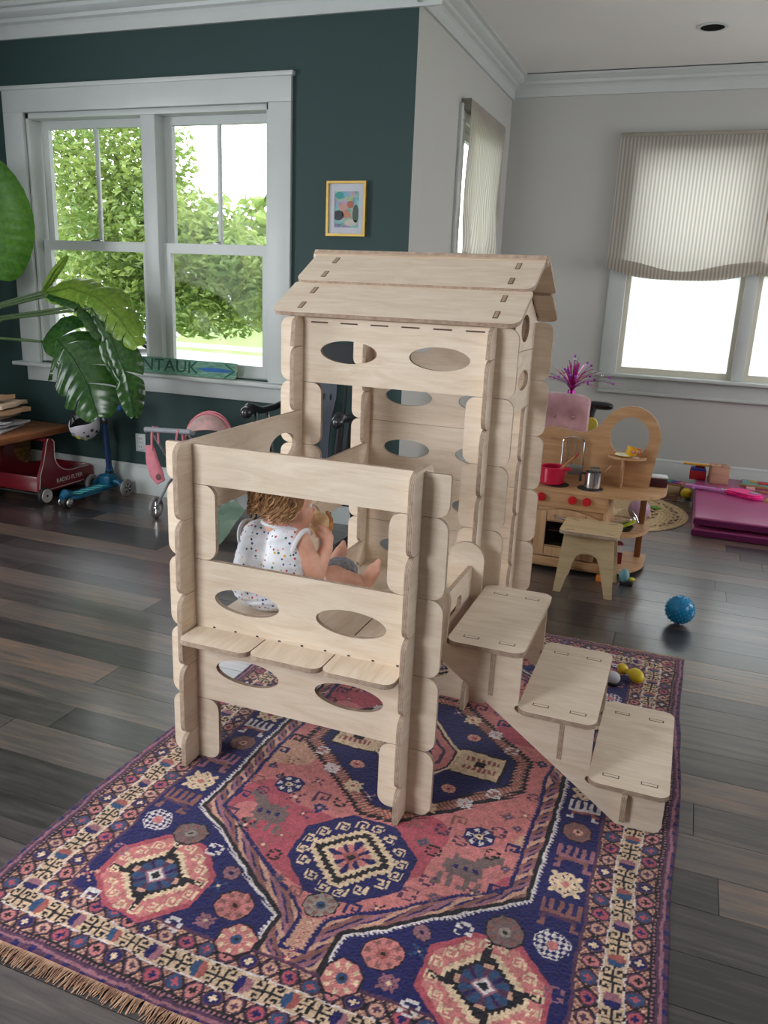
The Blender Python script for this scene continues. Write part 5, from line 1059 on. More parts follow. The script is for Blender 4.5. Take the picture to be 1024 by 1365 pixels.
bm = nb(); tube(bm, [(-0.595, 4.322, 0.322), (-0.585, 4.305, 0.318), (-0.53, 4.298, 0.312), (-0.475, 4.305, 0.318), (-0.465, 4.322, 0.322)], 0.0055, 10); ob('door_handle', bm, M_STEEL, dr_)
# counter with rounded right end, two open shelves and a post
cnt = [(-0.735, 4.315)] + [(-0.34+0.31*math.sin(a), 4.585-0.27*math.cos(a)) for a in [k*PI/2/14 for k in range(15)]] + [(-0.03, 4.72), (-0.08, 4.80), (-0.735, 4.80)]
bm = nb(); plate(bm, cnt, [], 0.018, T(0, 0, 0.461)); ob('counter', bm, [M_BEECHX, M_BEECHX], kt)
for z, k_ in ((0.03, 0.0), (0.232, 0.02)):
    shp = [(-0.315, 4.345+k_)] + [(-0.315+0.215*math.sin(a), 4.62-(0.275-k_)*math.cos(a)) for a in [k*PI/2/12 for k in range(13)]] + [(-0.10, 4.76), (-0.315, 4.76)]
    bm = nb(); plate(bm, shp, [], 0.018, T(0, 0, z)); ob('open_shelf', bm, [M_BEECHX, M_BEECHX], kt)
bm = nb(); bb(bm, -0.165, -0.13, 4.68, 4.715, 0.04, 0.452, bev=0.004); ob('corner_post', bm, wood('dark_beech_post', (150, 100, 60), (122, 78, 44), 0.5, axis=2), kt)
# shaped back panel with round window
HC = (-0.264, 0.742); out = [(-0.79, 0.47), (-0.131, 0.47), (-0.122, 0.55), (-0.108, 0.66)]
out += [(HC[0]+0.166*math.cos(a), HC[1]+0.178*math.sin(a)) for a in [k*0.82*PI/14 for k in range(15)]]
out += [(-0.43, 0.80), (-0.475, 0.765), (-0.53, 0.748), (-0.585, 0.752), (-0.64, 0.764), (-0.69, 0.768), (-0.735, 0.755), (-0.775, 0.73), (-0.79, 0.70)]
bm = nb(); plate(bm, out, [ell(HC[0], HC[1]+0.005, 0.104, 0.112, 32)], 0.016, T(0, 4.606, 0) @ Rx(PI/2)); bp_ = ob('back_panel', bm, [M_BEECHX, M_BEECHX], kt)
shp = [(-0.375+0.105+0.105*math.cos(a), 4.598-0.085*math.sin(a)) for a in [k*PI/16 for k in range(17)]]
bm = nb(); plate(bm, shp, [], 0.014, T(0.005, 0, 0.638)); ob('round_shelf', bm, [M_BEECHX, M_BEECHX], kt)
hb('shelf_bracket', -0.285, -0.272, 4.53, 4.598, 0.47, 0.631, M_BEECH)
for x in (-0.615, -0.70):
    bm = nb(); cyl(bm, (x, 4.6, 0.705), (x, 4.565, 0.708), 0.0045, seg=8); ob('peg', bm, M_BEECHX, bp_)
for x in (-0.615, -0.43):
    bm = nb(); lathe(bm, [(0.07, 0.0), (0.07, 0.004), (0.06, 0.006), (0.0, 0.006)], 30, T(x, 4.43, 0.4705)); ob('burner', bm, M_BLK, kt)
# things on the kitchen
M_POTR = pm('raspberry_enamel', (196, 18, 62), 0.3, var=0.03, Coat_Weight=0.3); M_SPOON = wood('spoon_wood', (196, 150, 104), (160, 112, 72), 0.6)
CT = 0.4766
pot = thing('toy_pot', 'big raspberry red toy pot with two handles on the left burner', 'toy pot', (-0.642, 4.43, CT), local=True)
bm = nb(); lathe(bm, [(0.0, 0.0), (0.062, 0.0), (0.068, 0.008), (0.07, 0.09), (0.073, 0.094), (0.07, 0.098), (0.065, 0.094), (0.064, 0.012), (0.0, 0.008)], 32); ob('pot_body', bm, M_POTR, pot)
for s in (-1, 1):
    bm = nb(); tube(bm, [(s*0.066, -0.02, 0.085), (s*0.095, -0.015, 0.088), (s*0.095, 0.015, 0.088), (s*0.066, 0.02, 0.085)], 0.008, 8); ob('pot_handle', bm, M_POTR, pot)
def spoon(nm, lab, p0, p1, m, tip=None, r=0.006):
    t = thing(nm, lab, 'toy spoon', p0, local=True); d = Vector(p1)-Vector(p0); bm = nb(); tube(bm, [(0, 0, 0), d*0.5, d*0.8], [r*0.8, r, r], 8); ob('shaft', bm, m, t)
    bm = nb(); M = Matrix.Translation(d*0.9) @ d.to_track_quat('Z', 'Y').to_matrix().to_4x4(); ball(bm, (0, 0, 0), (r*2.4, r*0.9, d.length*0.13), M); ob('bowl', bm, tip or m, t); return t
spoon('wooden_spoon', 'pale wooden spoon leaning in the raspberry pot', (-0.665, 4.425, CT+0.012), (-0.535, 4.44, 0.635), M_SPOON)
spoon('red_spatula', 'wooden spatula with red end leaning in the raspberry pot', (-0.65, 4.45, CT+0.012), (-0.515, 4.47, 0.65), M_SPOON, M_REDP)
pot = thing('toy_pot', 'small bright red toy pan beside the big raspberry pot', 'toy pot', (-0.742, 4.50, CT), local=True)
bm = nb(); lathe(bm, [(0.0, 0.0), (0.042, 0.0), (0.045, 0.005), (0.046, 0.05), (0.043, 0.052), (0.041, 0.008), (0.0, 0.006)], 26); ob('pot_body', bm, M_REDP, pot)
bm = nb(); lathe(bm, [(0.0465, 0.049), (0.047, 0.055), (0.04, 0.056), (0.0, 0.056)], 26); ob('lid', bm, M_BLK, pot)
pot = thing('steel_pot', 'small steel toy pot with utensils on the right burner', 'toy pot', (-0.42, 4.43, CT), local=True)
bm = nb(); lathe(bm, [(0.0, 0.0), (0.042, 0.0), (0.045, 0.004), (0.045, 0.088), (0.047, 0.09), (0.043, 0.09), (0.042, 0.006), (0.0, 0.004)], 28); ob('pot_body', bm, M_STEEL, pot)
bm = nb(); tube(bm, [(-0.045, 0, 0.075), (-0.066, 0, 0.078), (-0.07, 0, 0.06), (-0.068, 0, 0.03)], 0.008, 8); ob('pot_handle', bm, M_BLK, pot)
spoon('wooden_spoon', 'wooden spoon standing in the small steel pot', (-0.425, 4.435, CT+0.008), (-0.335, 4.45, 0.605), M_SPOON, r=0.005)
t = thing('metal_masher', 'grey metal masher standing in the small steel pot', 'toy utensil', (-0.42, 4.42, CT+0.008), local=True)
bm = nb()
for i in range(4): cyl(bm, (-0.018+i*0.012, 0, 0.0), (-0.012+i*0.012, 0, 0.108), 0.003, seg=6)
bb(bm, -0.02, 0.032, -0.003, 0.003, 0.1, 0.112); ob('tines', bm, pm('dull_steel', (110, 120, 122), 0.4, 0.6), t)
rk = thing('cooling_rack', 'small silver wire rack hanging on the kitchen back panel', 'toy utensil', (-0.56, 4.578, 0.535), local=True)
bm = nb(); fr = [(-0.06, 0, 0.0), (-0.06, 0, 0.16)]+[(-0.06*math.cos(k*PI/8), 0, 0.16+0.028*math.sin(k*PI/8)) for k in range(9)]+[(0.06, 0, 0.0)]; tube(bm, fr, 0.004, 8); ob('frame', bm, M_STEEL, rk)
bm = nb()
for i in range(7): cyl(bm, (-0.045+i*0.015, 0, 0.0), (-0.045+i*0.015, 0, 0.165), 0.0017, seg=5)
ob('wires', bm, M_STEEL, rk)
bm = nb(); bb(bm, -0.02, 0.062, -0.004, 0.004, -0.03, 0.03, bev=0.003); ob('blade', bm, pm('grater_steel', (150, 150, 148), 0.35, 0.7), rk)
pt = thing('toy_plate', 'yellow and white toy plate on the round kitchen shelf', 'toy plate', (-0.275, 4.558, 0.6455), local=True)
bm = nb(); lathe(bm, [(0.0, 0.0), (0.03, 0.0), (0.05, 0.007), (0.056, 0.011), (0.05, 0.011), (0.03, 0.004), (0.0, 0.003)], 28); ob('dish', bm, pm('yellow_melamine', (232, 206, 60), 0.35), pt)
bm = nb(); lathe(bm, [(0.0, 0.0042), (0.029, 0.0045), (0.042, 0.0085)], 24); bmesh.ops.reverse_faces(bm, faces=bm.faces[:]); ob('dish_inlay', bm, pm('white_melamine', (232, 226, 200), 0.35), pt)
cp = thing('toy_teacup', 'yellow toy cup with pink and orange print on the toy plate', 'toy cup', (-0.247, 4.553, 0.6515), local=True)
bm = nb(); lathe(bm, [(0.0, 0.0), (0.022, 0.001), (0.03, 0.018), (0.032, 0.045), (0.029, 0.045), (0.026, 0.02), (0.0, 0.006)], 24, Ry(0.25)); 
for v_ in bm.verts: v_.co.z = max(v_.co.z, 0.0)+0.003
ob('cup_body', bm, pm('yellow_cup', (240, 184, 26), 0.35), cp)
bm = nb(); tube(bm, [(0.03, 0.0, 0.045), (0.055, 0, 0.04), (0.052, 0, 0.018), (0.028, 0, 0.014)], 0.005, 8); ob('cup_handle', bm, pm('orange_handle', (226, 110, 40), 0.35), cp)
for (a, z_, c) in ((-1.2, 0.03, (224, 140, 190)), (-0.7, 0.028, (200, 90, 150)), (-0.3, 0.035, (230, 170, 200))):
    bm = nb(); ball(bm, (0.032*math.cos(a), 0.032*math.sin(a), z_), 0.008, seg=8, rings=6); ob('printed_flower', bm, pm('flower_print', c, 0.5), cp)
bx = thing('maroon_box', 'dark maroon box with white lid on the back of the kitchen counter', 'box', (-0.085, 4.70, CT-0.006), local=True, rz=0.15)
bm = nb(); bb(bm, -0.045, 0.045, -0.04, 0.04, 0.0, 0.05, bev=0.003); ob('carton', bm, pm('maroon_card', (70, 16, 26), 0.5), bx); bm = nb(); bb(bm, -0.047, 0.047, -0.042, 0.042, 0.0505, 0.06, bev=0.003); ob('lid', bm, pm('white_lid', (216, 220, 226), 0.5), bx)
pn = thing('toy_frying_pan', 'black toy frying pan on the middle open shelf of the kitchen', 'toy pan', (-0.235, 4.505, 0.2415), local=True)
bm = nb(); lathe(bm, [(0.0, 0.0), (0.045, 0.0), (0.06, 0.022), (0.056, 0.022), (0.043, 0.004), (0.0, 0.004)], 28); ob('pan', bm, pm('dark_pan', (34, 36, 38), 0.35), pn); bm = nb(); tube(bm, [(-0.05, -0.03, 0.018), (-0.09, -0.07, 0.03)], 0.007, 8); ob('handle', bm, M_STEEL, pn)
fs = thing('lime_toy_dish', 'lime green leaf shaped toy dish lying in the frying pan', 'toy dish', (-0.235, 4.50, 0.272), local=True, rot=(0.1, -0.3, 0.4))
bm = nb(); ball(bm, (0, 0, 0), (0.075, 0.032, 0.012)); ob('dish', bm, pm('lime_plastic', (178, 192, 48), 0.4), fs); bm = nb(); tube(bm, [(-0.02, -0.02, 0.012), (0.03, -0.01, 0.013)], 0.003, 6); ob('dark_stripe', bm, pm('blue_print', (40, 66, 96), 0.5), fs)
gl = thing('clear_toy_lid', 'clear rounded plastic lid with chrome edge on the middle open shelf', 'toy lid', (-0.23, 4.66, 0.2415), local=True)
bm = nb(); lathe(bm, [(0.068, 0.0), (0.066, 0.03), (0.05, 0.06), (0.02, 0.078), (0.0, 0.08)], 26); ob('dome', bm, glass('clear_plastic', (0.9, 0.9, 0.9), 0.12, 0.05), gl); bm = nb(); tube(bm, [(0.02, -0.04, 0.09), (0.05, -0.045, 0.06), (0.07, -0.04, 0.02)], 0.004, 8); ob('chrome_edge', bm, M_STEEL, gl)
cn_ = thing('toy_carton', 'dark red toy food carton on the bottom open shelf of the kitchen', 'toy box', (-0.26, 4.52, 0.0395), local=True, rz=0.25)
bm = nb(); bb(bm, -0.035, 0.035, -0.03, 0.03, 0, 0.12, bev=0.003); ob('carton', bm, pm('dark_red_card', (122, 20, 34), 0.5), cn_); bm = nb(); bb(bm, -0.02, 0.036, -0.0312, -0.0302, 0.07, 0.11); ob('white_panel', bm, pm('white_card', (222, 222, 226), 0.5), cn_)
# little toys on the floor by the stool
tt = thing('small_blue_toy', 'small pale blue and yellow toy on the floor behind the stool leg', 'toy', (-0.185, 4.28, 0), local=True)
bm = nb(); ball(bm, (0, 0, 0.05), (0.028, 0.028, 0.04)); ob('toy_body', bm, pm('pale_blue_plastic', (120, 168, 180), 0.4), tt); bm = nb(); ball(bm, (0.04, 0.0, 0.035), (0.02, 0.015, 0.012)); ob('toy_arm', bm, pm('toy_yellow', (214, 206, 70), 0.4), tt); bm = nb(); bb(bm, -0.02, 0.05, -0.02, 0.02, 0, 0.016, bev=0.004); ob('toy_base', bm, M_BLK, tt)
ob_ = thing('orange_block', 'small orange wooden piece on the floor under the stool', 'toy', (-0.31, 4.27, 0), local=True); bm = nb(); bb(bm, -0.018, 0.018, -0.018, 0.018, 0, 0.034, bev=0.005); ob('block', bm, pm('orange_paint', (220, 130, 50), 0.5), ob_)
# ------------------------------------------------------------------ plywood stool
sl_ = thing('plywood_stool', 'small birch plywood stool with splayed legs in front of the toy kitchen', 'stool', (-0.37, 4.15, 0), local=True)
M_BIR2 = wood('stool_birch', (206, 184, 146), (184, 158, 120), 0.55); SB = [M_BIR2, M_EDGE]
bm = nb(); plate(bm, rrect(0.3, 0.285, 0.03), [], 0.016, T(0, 0, 0.324)); tp = ob('seat', bm, SB, sl_)
for (x, y, a) in ((-0.1, -0.10, 0.5), (0.105, -0.1, -0.5), (-0.1, 0.1, -0.5), (0.1, 0.1, 0.5)):
    bm = nb(); box(bm, (0, 0, 0), (0.05, 0.013, 0.0172), T(x, y, 0.324) @ Rz(a)); ob('tenon', bm, M_TENON, tp)
def stool_side(w0, w1):
    o = [(-w1/2, 0.0), (-w1/2+0.038, 0.0), (-w0/2+0.058, 0.17), (-w0/2+0.075, 0.205), (-w0/2+0.105, 0.218), (w0/2-0.105, 0.218), (w0/2-0.075, 0.205), (w0/2-0.058, 0.17), (w1/2-0.038, 0.0), (w1/2, 0.0), (w0/2, 0.316), (-w0/2, 0.316)]
    return o
for s in (-1, 1):
    bm = nb(); plate(bm, stool_side(0.25, 0.30), [], 0.016, T(0, s*0.14, 0) @ Rx(s*0.12) @ Rx(PI/2)); ob('leg_frame', bm, SB, sl_)
    bm = nb(); plate(bm, [(-0.09, 0.2), (0.09, 0.2), (0.09, 0.316), (-0.09, 0.316)], [], 0.016, T(s*0.1, 0, 0) @ Rz(PI/2) @ Rx(PI/2)); ob('side_apron', bm, SB, sl_)
# ------------------------------------------------------------------ loose toys on rug and floor
bl = thing('spiky_ball', 'translucent blue spiky ball on the dark floor right of the stool', 'ball', (0.108, 3.84, 0), local=True)
bm = nb(); ball(bm, (0, 0, 0.072), 0.067, seg=28, rings=18); ob('ball_core', bm, pm('blue_rubber', (20, 140, 196), 0.25, var=0.05, Transmission_Weight=0.15), bl)
bm = nb(); n = 170
for i in range(n):
    zz = 1-2*(i+0.5)/n; r = math.sqrt(1-zz*zz); a = i*2.39996; d = Vector((r*math.cos(a), r*math.sin(a), zz)); c = Vector((0, 0, 0.072)); tube(bm, [c+d*0.064, c+d*0.0715], [0.0042, 0.0016], 5)
ob('spikes', bm, pm('blue_rubber_tip', (40, 160, 210), 0.3), bl, kind='stuff')
yt = thing('yellow_toy', 'yellow two lobed plastic toy on the far end of the rug', 'toy', (-0.055, 3.13, RUGT+0.001), local=True, rz=0.6)
bm = nb(); ball(bm, (0.0, -0.03, 0.03), (0.027, 0.042, 0.028)); ob('large_lobe', bm, pm('yellow_plastic', (228, 200, 40), 0.3), yt); bm = nb(); ball(bm, (-0.018, 0.045, 0.024), (0.022, 0.026, 0.022)); cyl(bm, (-0.012, 0.02, 0.025), (-0.005, -0.005, 0.028), 0.01); ob('small_lobe', bm, pm('yellow_plastic_b', (222, 190, 40), 0.3), yt)
wt = thing('white_toy', 'white rounded toy beside the yellow toy on the rug', 'toy', (-0.125, 3.05, RUGT+0.001), local=True); bm = nb(); ball(bm, (0, 0, 0.028), (0.03, 0.024, 0.027)); ob('white_cap', bm, pm('white_plastic', (206, 206, 212), 0.35), wt); bm = nb(); lathe(bm, [(0.0, 0.0), (0.026, 0.0), (0.03, 0.012), (0.0, 0.014)], 18); ob('dark_foot', bm, M_BLK, wt)
# round braided jute rug with a ring of triangular openings
M_JUTE = pm('braided_jute', (212, 188, 150), 0.95, nscale=50, c2=(172, 144, 108), bump=0.6)
JC = (-0.46, 5.88); jr = thing('jute_rug', 'round braided jute rug with triangular openwork by the bay wall', 'rug', (JC[0], JC[1], 0))
def ring(r, rad, amp=0.0, k=0, z=0.006):
    n = 96 if not k else k*2
    return [(JC[0]+(r+(amp if i % 2 else -amp))*math.cos(2*PI*i/n), JC[1]+(r+(amp if i % 2 else -amp))*math.sin(2*PI*i/n), z) for i in range(n)]
for r in [0.012+0.021*i for i in range(28)]:
    if 0.33 < r < 0.39 or 0.475 < r < 0.535: continue
    bm = nb(); tube(bm, ring(r, 0.011), 0.0115, 6, closed=True); 
    for v_ in bm.verts: v_.co.z = max(v_.co.z*0.6, 0.0005)
    ob('braid', bm, M_JUTE, jr)
for r in (0.36, 0.505):
    bm = nb(); tube(bm, ring(r, 0.01, 0.021, 22 if r < 0.4 else 30), 0.012, 6, closed=True)
    for v_ in bm.verts: v_.co.z = max(v_.co.z*0.6, 0.0005)
    ob('zigzag_braid', bm, M_JUTE, jr)
# folding gym mat, two panels stacked
M_MAT = pm('magenta_vinyl', (164, 70, 122), 0.28, var=0.06, nscale=5); M_MATD = pm('dark_magenta_vinyl', (104, 26, 78), 0.35, var=0.05)
mt = thing('folding_mat', 'folded magenta vinyl gym mat on the floor under the bay window', 'mat', (0.75, 6.13, 0))
for (z0, z1, d) in ((0.0, 0.052, 0.0), (0.078, 0.13, 0.012)):
    bm = nb(); bb(bm, 0.15+d*0.3, 1.4, 5.45-d*0.2, 6.84, z0, z1, bev=0.012, seg=3); o = ob('mat_panel', bm, M_MAT, mt)
    bm = nb(); bb(bm, 0.148+d*0.3, 1.39, 5.447-d*0.2, 5.452, z0+0.008, z1-0.01); ob('front_band', bm, M_MATD, o)
bm = nb(); bb(bm, 0.165, 1.38, 5.62, 6.8, 0.05, 0.08); ob('fold_web', bm, M_MATD, mt)
MT = 0.131
bx = thing('shape_sorter', 'natural wooden shape sorter cube on the magenta mat', 'toy box', (0.315, 6.64, MT), local=True, rz=0.12)
M_BLOCK = wood('sorter_wood', (196, 152, 128), (172, 128, 104), 0.6)
for s in (-1, 1):
    bm = nb(); bb(bm, -0.066, 0.066, s*0.062-0.006, s*0.062+0.006, 0, 0.125, bev=0.002); ob('box_side', bm, M_BLOCK, bx); bm = nb(); bb(bm, s*0.062-0.006, s*0.062+0.006, -0.056, 0.056, 0, 0.125, bev=0.002); ob('box_side', bm, M_BLOCK, bx)
bm = nb(); plate(bm, rrect(0.135, 0.135, 0.004), [ell(-0.03, 0.025, 0.018, 0.018, 14), [(0.015, 0.01), (0.05, 0.01), (0.05, 0.045), (0.015, 0.045)], [(-0.02, -0.045), (0.035, -0.045), (0.008, -0.01)]], 0.01, T(0, 0, 0.13)); ob('box_lid', bm, [M_BLOCK, M_BLOCK], bx); bm = nb(); bb(bm, -0.055, 0.055, -0.055, 0.055, 0.0, 0.008); ob('box_bottom', bm, M_HOLE, bx)
# toy electric guitar (pink) lying on the mat
M_HOT = pm('hot_pink_plastic', (244, 40, 140), 0.3, var=0.03); M_LILAC = pm('lilac_plastic', (206, 130, 200), 0.35)
gt = thing('toy_guitar', 'hot pink toy guitar with lilac neck lying across the magenta mat', 'toy guitar', (0.47, 6.24, MT), local=True, rz=-0.22)
bm = nb(); plate(bm, [(-0.11, -0.035), (-0.05, -0.05), (0.0, -0.04), (0.05, -0.095), (0.11, -0.105), (0.15, -0.06), (0.145, 0.01), (0.09, 0.05), (0.06, 0.045), (0.03, 0.10), (-0.03, 0.11), (-0.06, 0.06), (-0.11, 0.03)], [], 0.034, T(0, 0, 0.018)); bmesh.ops.bevel(bm, geom=bm.edges[:], offset=0.011, segments=3, affect='EDGES'); ob('guitar_body', bm, [M_HOT, M_HOT], gt)
bm = nb(); bb(bm, -0.36, -0.095, -0.02, 0.016, 0.004, 0.028, bev=0.006); ob('neck', bm, M_LILAC, gt); bm = nb(); plate(bm, rrect(0.075, 0.06, 0.02), [], 0.022, T(-0.36, 0.0, 0.014)); ob('headstock', bm, [M_LILAC, M_LILAC], gt)
bm = nb(); plate(bm, ell(0.085, -0.008, 0.038, 0.032, 18), [], 0.004, T(0, 0, 0.037)); ob('sound_disc', bm, [pm('grey_print', (150, 146, 170), 0.4)]*2, gt)
for i in range(4):
    bm = nb(); bb(bm, -0.2+i*0.028, -0.185+i*0.028, -0.014, 0.01, 0.028, 0.032, bev=0.001); ob('fret_button', bm, pm('button_plastic', ((120, 190, 200), (230, 90, 160), (150, 200, 190), (240, 220, 120))[i], 0.4), gt)
# puzzle trays, books and sticks at the back of the mat
def flat(nm, lab, cat, c, s, rz, m, bits=(), grp=None):
    t = thing(nm, lab, cat, c, local=True, rz=rz, group=grp) if rz else thing(nm, lab, cat, c, local=True, group=grp)
    bm = nb(); bb(bm, -s[0]/2, s[0]/2, -s[1]/2, s[1]/2, 0, s[2], bev=0.003); ob('base', bm, m, t)
    for (pn_, x, y, w, h, z, cm) in bits:
        bm = nb(); bb(bm, x-w/2, x+w/2, y-h/2, y+h/2, s[2]+0.0003, s[2]+z, bev=0.001); ob(pn_, bm, pm('toy_colour', cm, 0.45), t)
    return t
M_TRAY = wood('tray_wood', (176, 134, 92), (146, 104, 66), 0.6)
flat('puzzle_tray', 'teal wooden puzzle tray with red and blue pieces on the magenta mat', 'puzzle', (0.62, 6.66, MT), (0.28, 0.2, 0.018), -0.1, M_TRAY, [('tray_rim', 0, 0, 0.26, 0.18, 0.004, (112, 158, 152)), ('puzzle_piece', 0.02, 0.0, 0.07, 0.08, 0.012, (176, 30, 40)), ('puzzle_piece', 0.085, -0.01, 0.06, 0.12, 0.011, (30, 44, 90)), ('puzzle_piece', -0.05, 0.02, 0.05, 0.06, 0.01, (206, 160, 70))])
flat('puzzle_tray', 'second puzzle tray cut by the right edge of the photo', 'puzzle', (0.93, 6.6, MT), (0.26, 0.22, 0.02), 0.1, M_TRAY, [('tray_rim', 0, 0, 0.24, 0.2, 0.004, (96, 120, 126)), ('puzzle_piece', -0.06, 0.02, 0.06, 0.1, 0.012, (186, 170, 140)), ('puzzle_piece', 0.03, 0, 0.08, 0.08, 0.012, (150, 40, 60))])
flat('picture_book', 'dark blue picture book at the right end of the magenta mat', 'book', (0.86, 6.36, MT), (0.2, 0.14, 0.014), -0.2, pm('blue_cover', (34, 64, 120), 0.5), [('cover_print', 0, 0, 0.16, 0.1, 0.0008, (60, 110, 150))])
flat('wooden_rod', 'brown wooden rod lying in front of the puzzle tray on the mat', 'toy', (0.66, 6.42, MT), (0.26, 0.014, 0.012), -0.12, M_TRAY)
flat('yellow_block', 'yellow block at the right edge of the photo on the magenta mat', 'toy block', (0.66, 6.12, MT), (0.06, 0.05, 0.025), 0.1, pm('yellow_block_paint', (214, 176, 60), 0.5))
flat('pink_block', 'pale pink flat block before the puzzle tray on the mat', 'toy block', (0.545, 6.49, MT), (0.06, 0.04, 0.02), 0.1, pm('pale_pink_paint', (222, 160, 170), 0.5))
flat('red_toy_tray', 'red and blue toy bin left of the shape sorter on the mat', 'toy bin', (0.165, 6.70, MT), (0.12, 0.12, 0.07), 0.0, pm('deep_red_plastic', (176, 30, 40), 0.4), [('blue_band', 0, -0.0, 0.11, 0.11, 0.016, (40, 60, 160)), ('red_lump', 0.01, 0.02, 0.07, 0.06, 0.04, (150, 30, 44))])
st2 = thing('yellow_stick', 'yellow stick lying on top of the red and blue toy bin', 'toy', (0.18, 6.655, MT+0.111), local=True); bm = nb(); cyl(bm, (-0.13, 0, 0.009), (0.1, -0.004, 0.009), 0.009, seg=10); ob('rod', bm, pm('yellow_rod', (226, 170, 40), 0.5), st2)
# small toys on the jute rug
flat('cardboard_box', 'flat tan cardboard box under the xylophone by the wall', 'box', (-0.05, 6.66, 0.001), (0.22, 0.24, 0.078), -0.1, pm('tan_cardboard', (176, 148, 112), 0.9), [('tape_strip', 0, 0, 0.22, 0.02, 0.0008, (196, 170, 130))])
xy = thing('toy_xylophone', 'small xylophone with rainbow coloured bars on the flat cardboard box', 'toy', (-0.04, 6.62, 0.0815), local=True, rz=-0.35)
bm = nb(); plate(bm, [(-0.12, -0.055), (0.12, -0.04), (0.12, 0.04), (-0.12, 0.055)], [], 0.016, T(0, 0, 0.009)); ob('frame', bm, [M_TRAY, M_TRAY], xy)
for i, c in enumerate(((190, 44, 44), (222, 120, 40), (226, 190, 50), (80, 160, 70), (44, 110, 170), (60, 50, 130), (130, 50, 130), (190, 90, 140))):
    bm = nb(); L = 0.11-i*0.005; bb(bm, -0.112+i*0.029, -0.09+i*0.029, -L/2-0.004, L/2+0.004, 0.0175, 0.023, bev=0.001); ob('bar', bm, pm('bar_paint', c, 0.4), xy)
def floorball(lab, c, r, col, nm='toy_ball'):
    t = thing(nm, lab, 'ball', (c[0], c[1], c[2]), local=True); bm = nb(); ball(bm, (0, 0, r), r, seg=22, rings=14); ob('ball_shell', bm, pm('ball_plastic', col, 0.35), t); bm = nb(); tube(bm, [(r*1.002*math.cos(2*PI*k/24), 0.0, r+r*1.002*math.sin(2*PI*k/24)) for k in range(24)], 0.0012, 5, closed=True); ob('seam', bm, pm('ball_seam', tuple(int(x*0.85) for x in col), 0.4), t); return t
floorball('yellow ball on the floor at the edge of the jute rug beside the mat', (0.098, 6.45, 0.013), 0.042, (226, 196, 30))
floorball('small white ball behind the yellow ball by the mat', (0.118, 6.56, 0.001), 0.026, (214, 208, 196))
floorball('lilac ball on the jute rug behind the kitchen post', (-0.2, 5.62, 0.014), 0.075, (190, 150, 176))
for i, (x, y, a) in enumerate(((0.0, 6.36, 0.2), (0.02, 6.43, 0.1), (0.0, 6.29, 0.05))):
    pg = thing('wooden_peg', ('middle', 'rearmost', 'nearest')[i]+' of three brown wooden pegs lying on the jute rug', 'toy peg', (x, y, 0.014), local=True, rz=a, group='wooden pegs on the jute rug'); bm = nb(); tube(bm, [(-0.055, 0, 0.009), (0.03, 0, 0.009), (0.045, 0, 0.011)], [0.007, 0.008, 0.004], 8); ob('peg_shaft', bm, pm('peg_wood', (120, 80, 60), 0.6), pg); bm = nb(); ball(bm, (0.05, 0, 0.0115), 0.0105, seg=10, rings=8); ob('peg_head', bm, pm('peg_head_paint', (176, 130, 100), 0.5), pg)
gb = thing('green_leaf_toy', 'flat bright green toy on the jute rug behind the counter end', 'toy', (-0.13, 6.02, 0.0145), local=True); bm = nb(); plate(bm, ell(0, 0, 0.07, 0.025, 16), [], 0.008, T(0, 0, 0.005)); ob('leaf_shape', bm, [pm('bright_green', (110, 170, 50), 0.5)]*2, gb); bm = nb(); bb(bm, -0.05, 0.05, -0.002, 0.002, 0.0092, 0.0105); ob('leaf_vein', bm, pm('leaf_vein_green', (84, 140, 40), 0.5), gb)
# ------------------------------------------------------------------ tufted pink chair, tinsel spray and black stand behind the kitchen
M_VEL = pm('dusty_pink_velvet', (198, 152, 156), 0.9, nscale=9, c2=(172, 126, 132), Sheen_Weight=0.5)
pc = thing('tufted_chair', 'small tufted dusty pink armchair behind the toy kitchen', 'chair', (-0.84, 5.25, 0), local=True)
bm = nb(); nx_, nz_ = 36, 40; g = []
btn = [(x, z) for r_, z in enumerate((0.5, 0.62, 0.74)) for x in ((-0.18, -0.06, 0.06, 0.18) if r_ % 2 == 0 else (-0.12, 0.0, 0.12))]
def tuft(x, z): return sum(0.05*math.exp(-((x-p)**2+(z-q)**2)/0.0022) for p, q in btn)
prof_ = [(0.0, 0.36), (0.0, 0.40)]
for i in range(nx_+1):
    x = -0.27+0.54*i/nx_; row = []
    for j in range(nz_+1):
        z = 0.34+0.5*j/nz_; row.append(bm.verts.new((x, -0.085+tuft(x, z)+0.03*(abs(x)/0.27)**6-0.01*(z-0.34), z)))
    for k in range(1, 9): a = PI*k/9; row.append(bm.verts.new((x, -0.03-0.06*math.cos(a)+0.03*(abs(x)/0.27)**6*max(0, math.cos(a)), 0.845+0.045*math.sin(a)-0.025*(abs(x)/0.27)**6)))
    for j in range(8): row.append(bm.verts.new((x, 0.03+0.004*(7-j), 0.84-0.5*j/7)))
    g.append(row)
for i in range(nx_):
    for j in range(len(g[0])-1): bm.faces.new((g[i][j], g[i+1][j], g[i+1][j+1], g[i][j+1]))
for row in (g[0], list(reversed(g[-1]))): bm.faces.new(row)
bmesh.ops.recalc_face_normals(bm, faces=bm.faces[:]); bk_ = ob('backrest', bm, M_VEL, pc, smooth=60)
for (x, z) in btn:
    bm = nb(); ball(bm, (x, -0.052, z), 0.009, seg=8, rings=6); ob('tuft_button', bm, M_VEL, bk_)
bm = nb(); bb(bm, -0.24, 0.24, -0.42, -0.06, 0.2, 0.34, bev=0.04, seg=4); ob('seat', bm, M_VEL, pc)
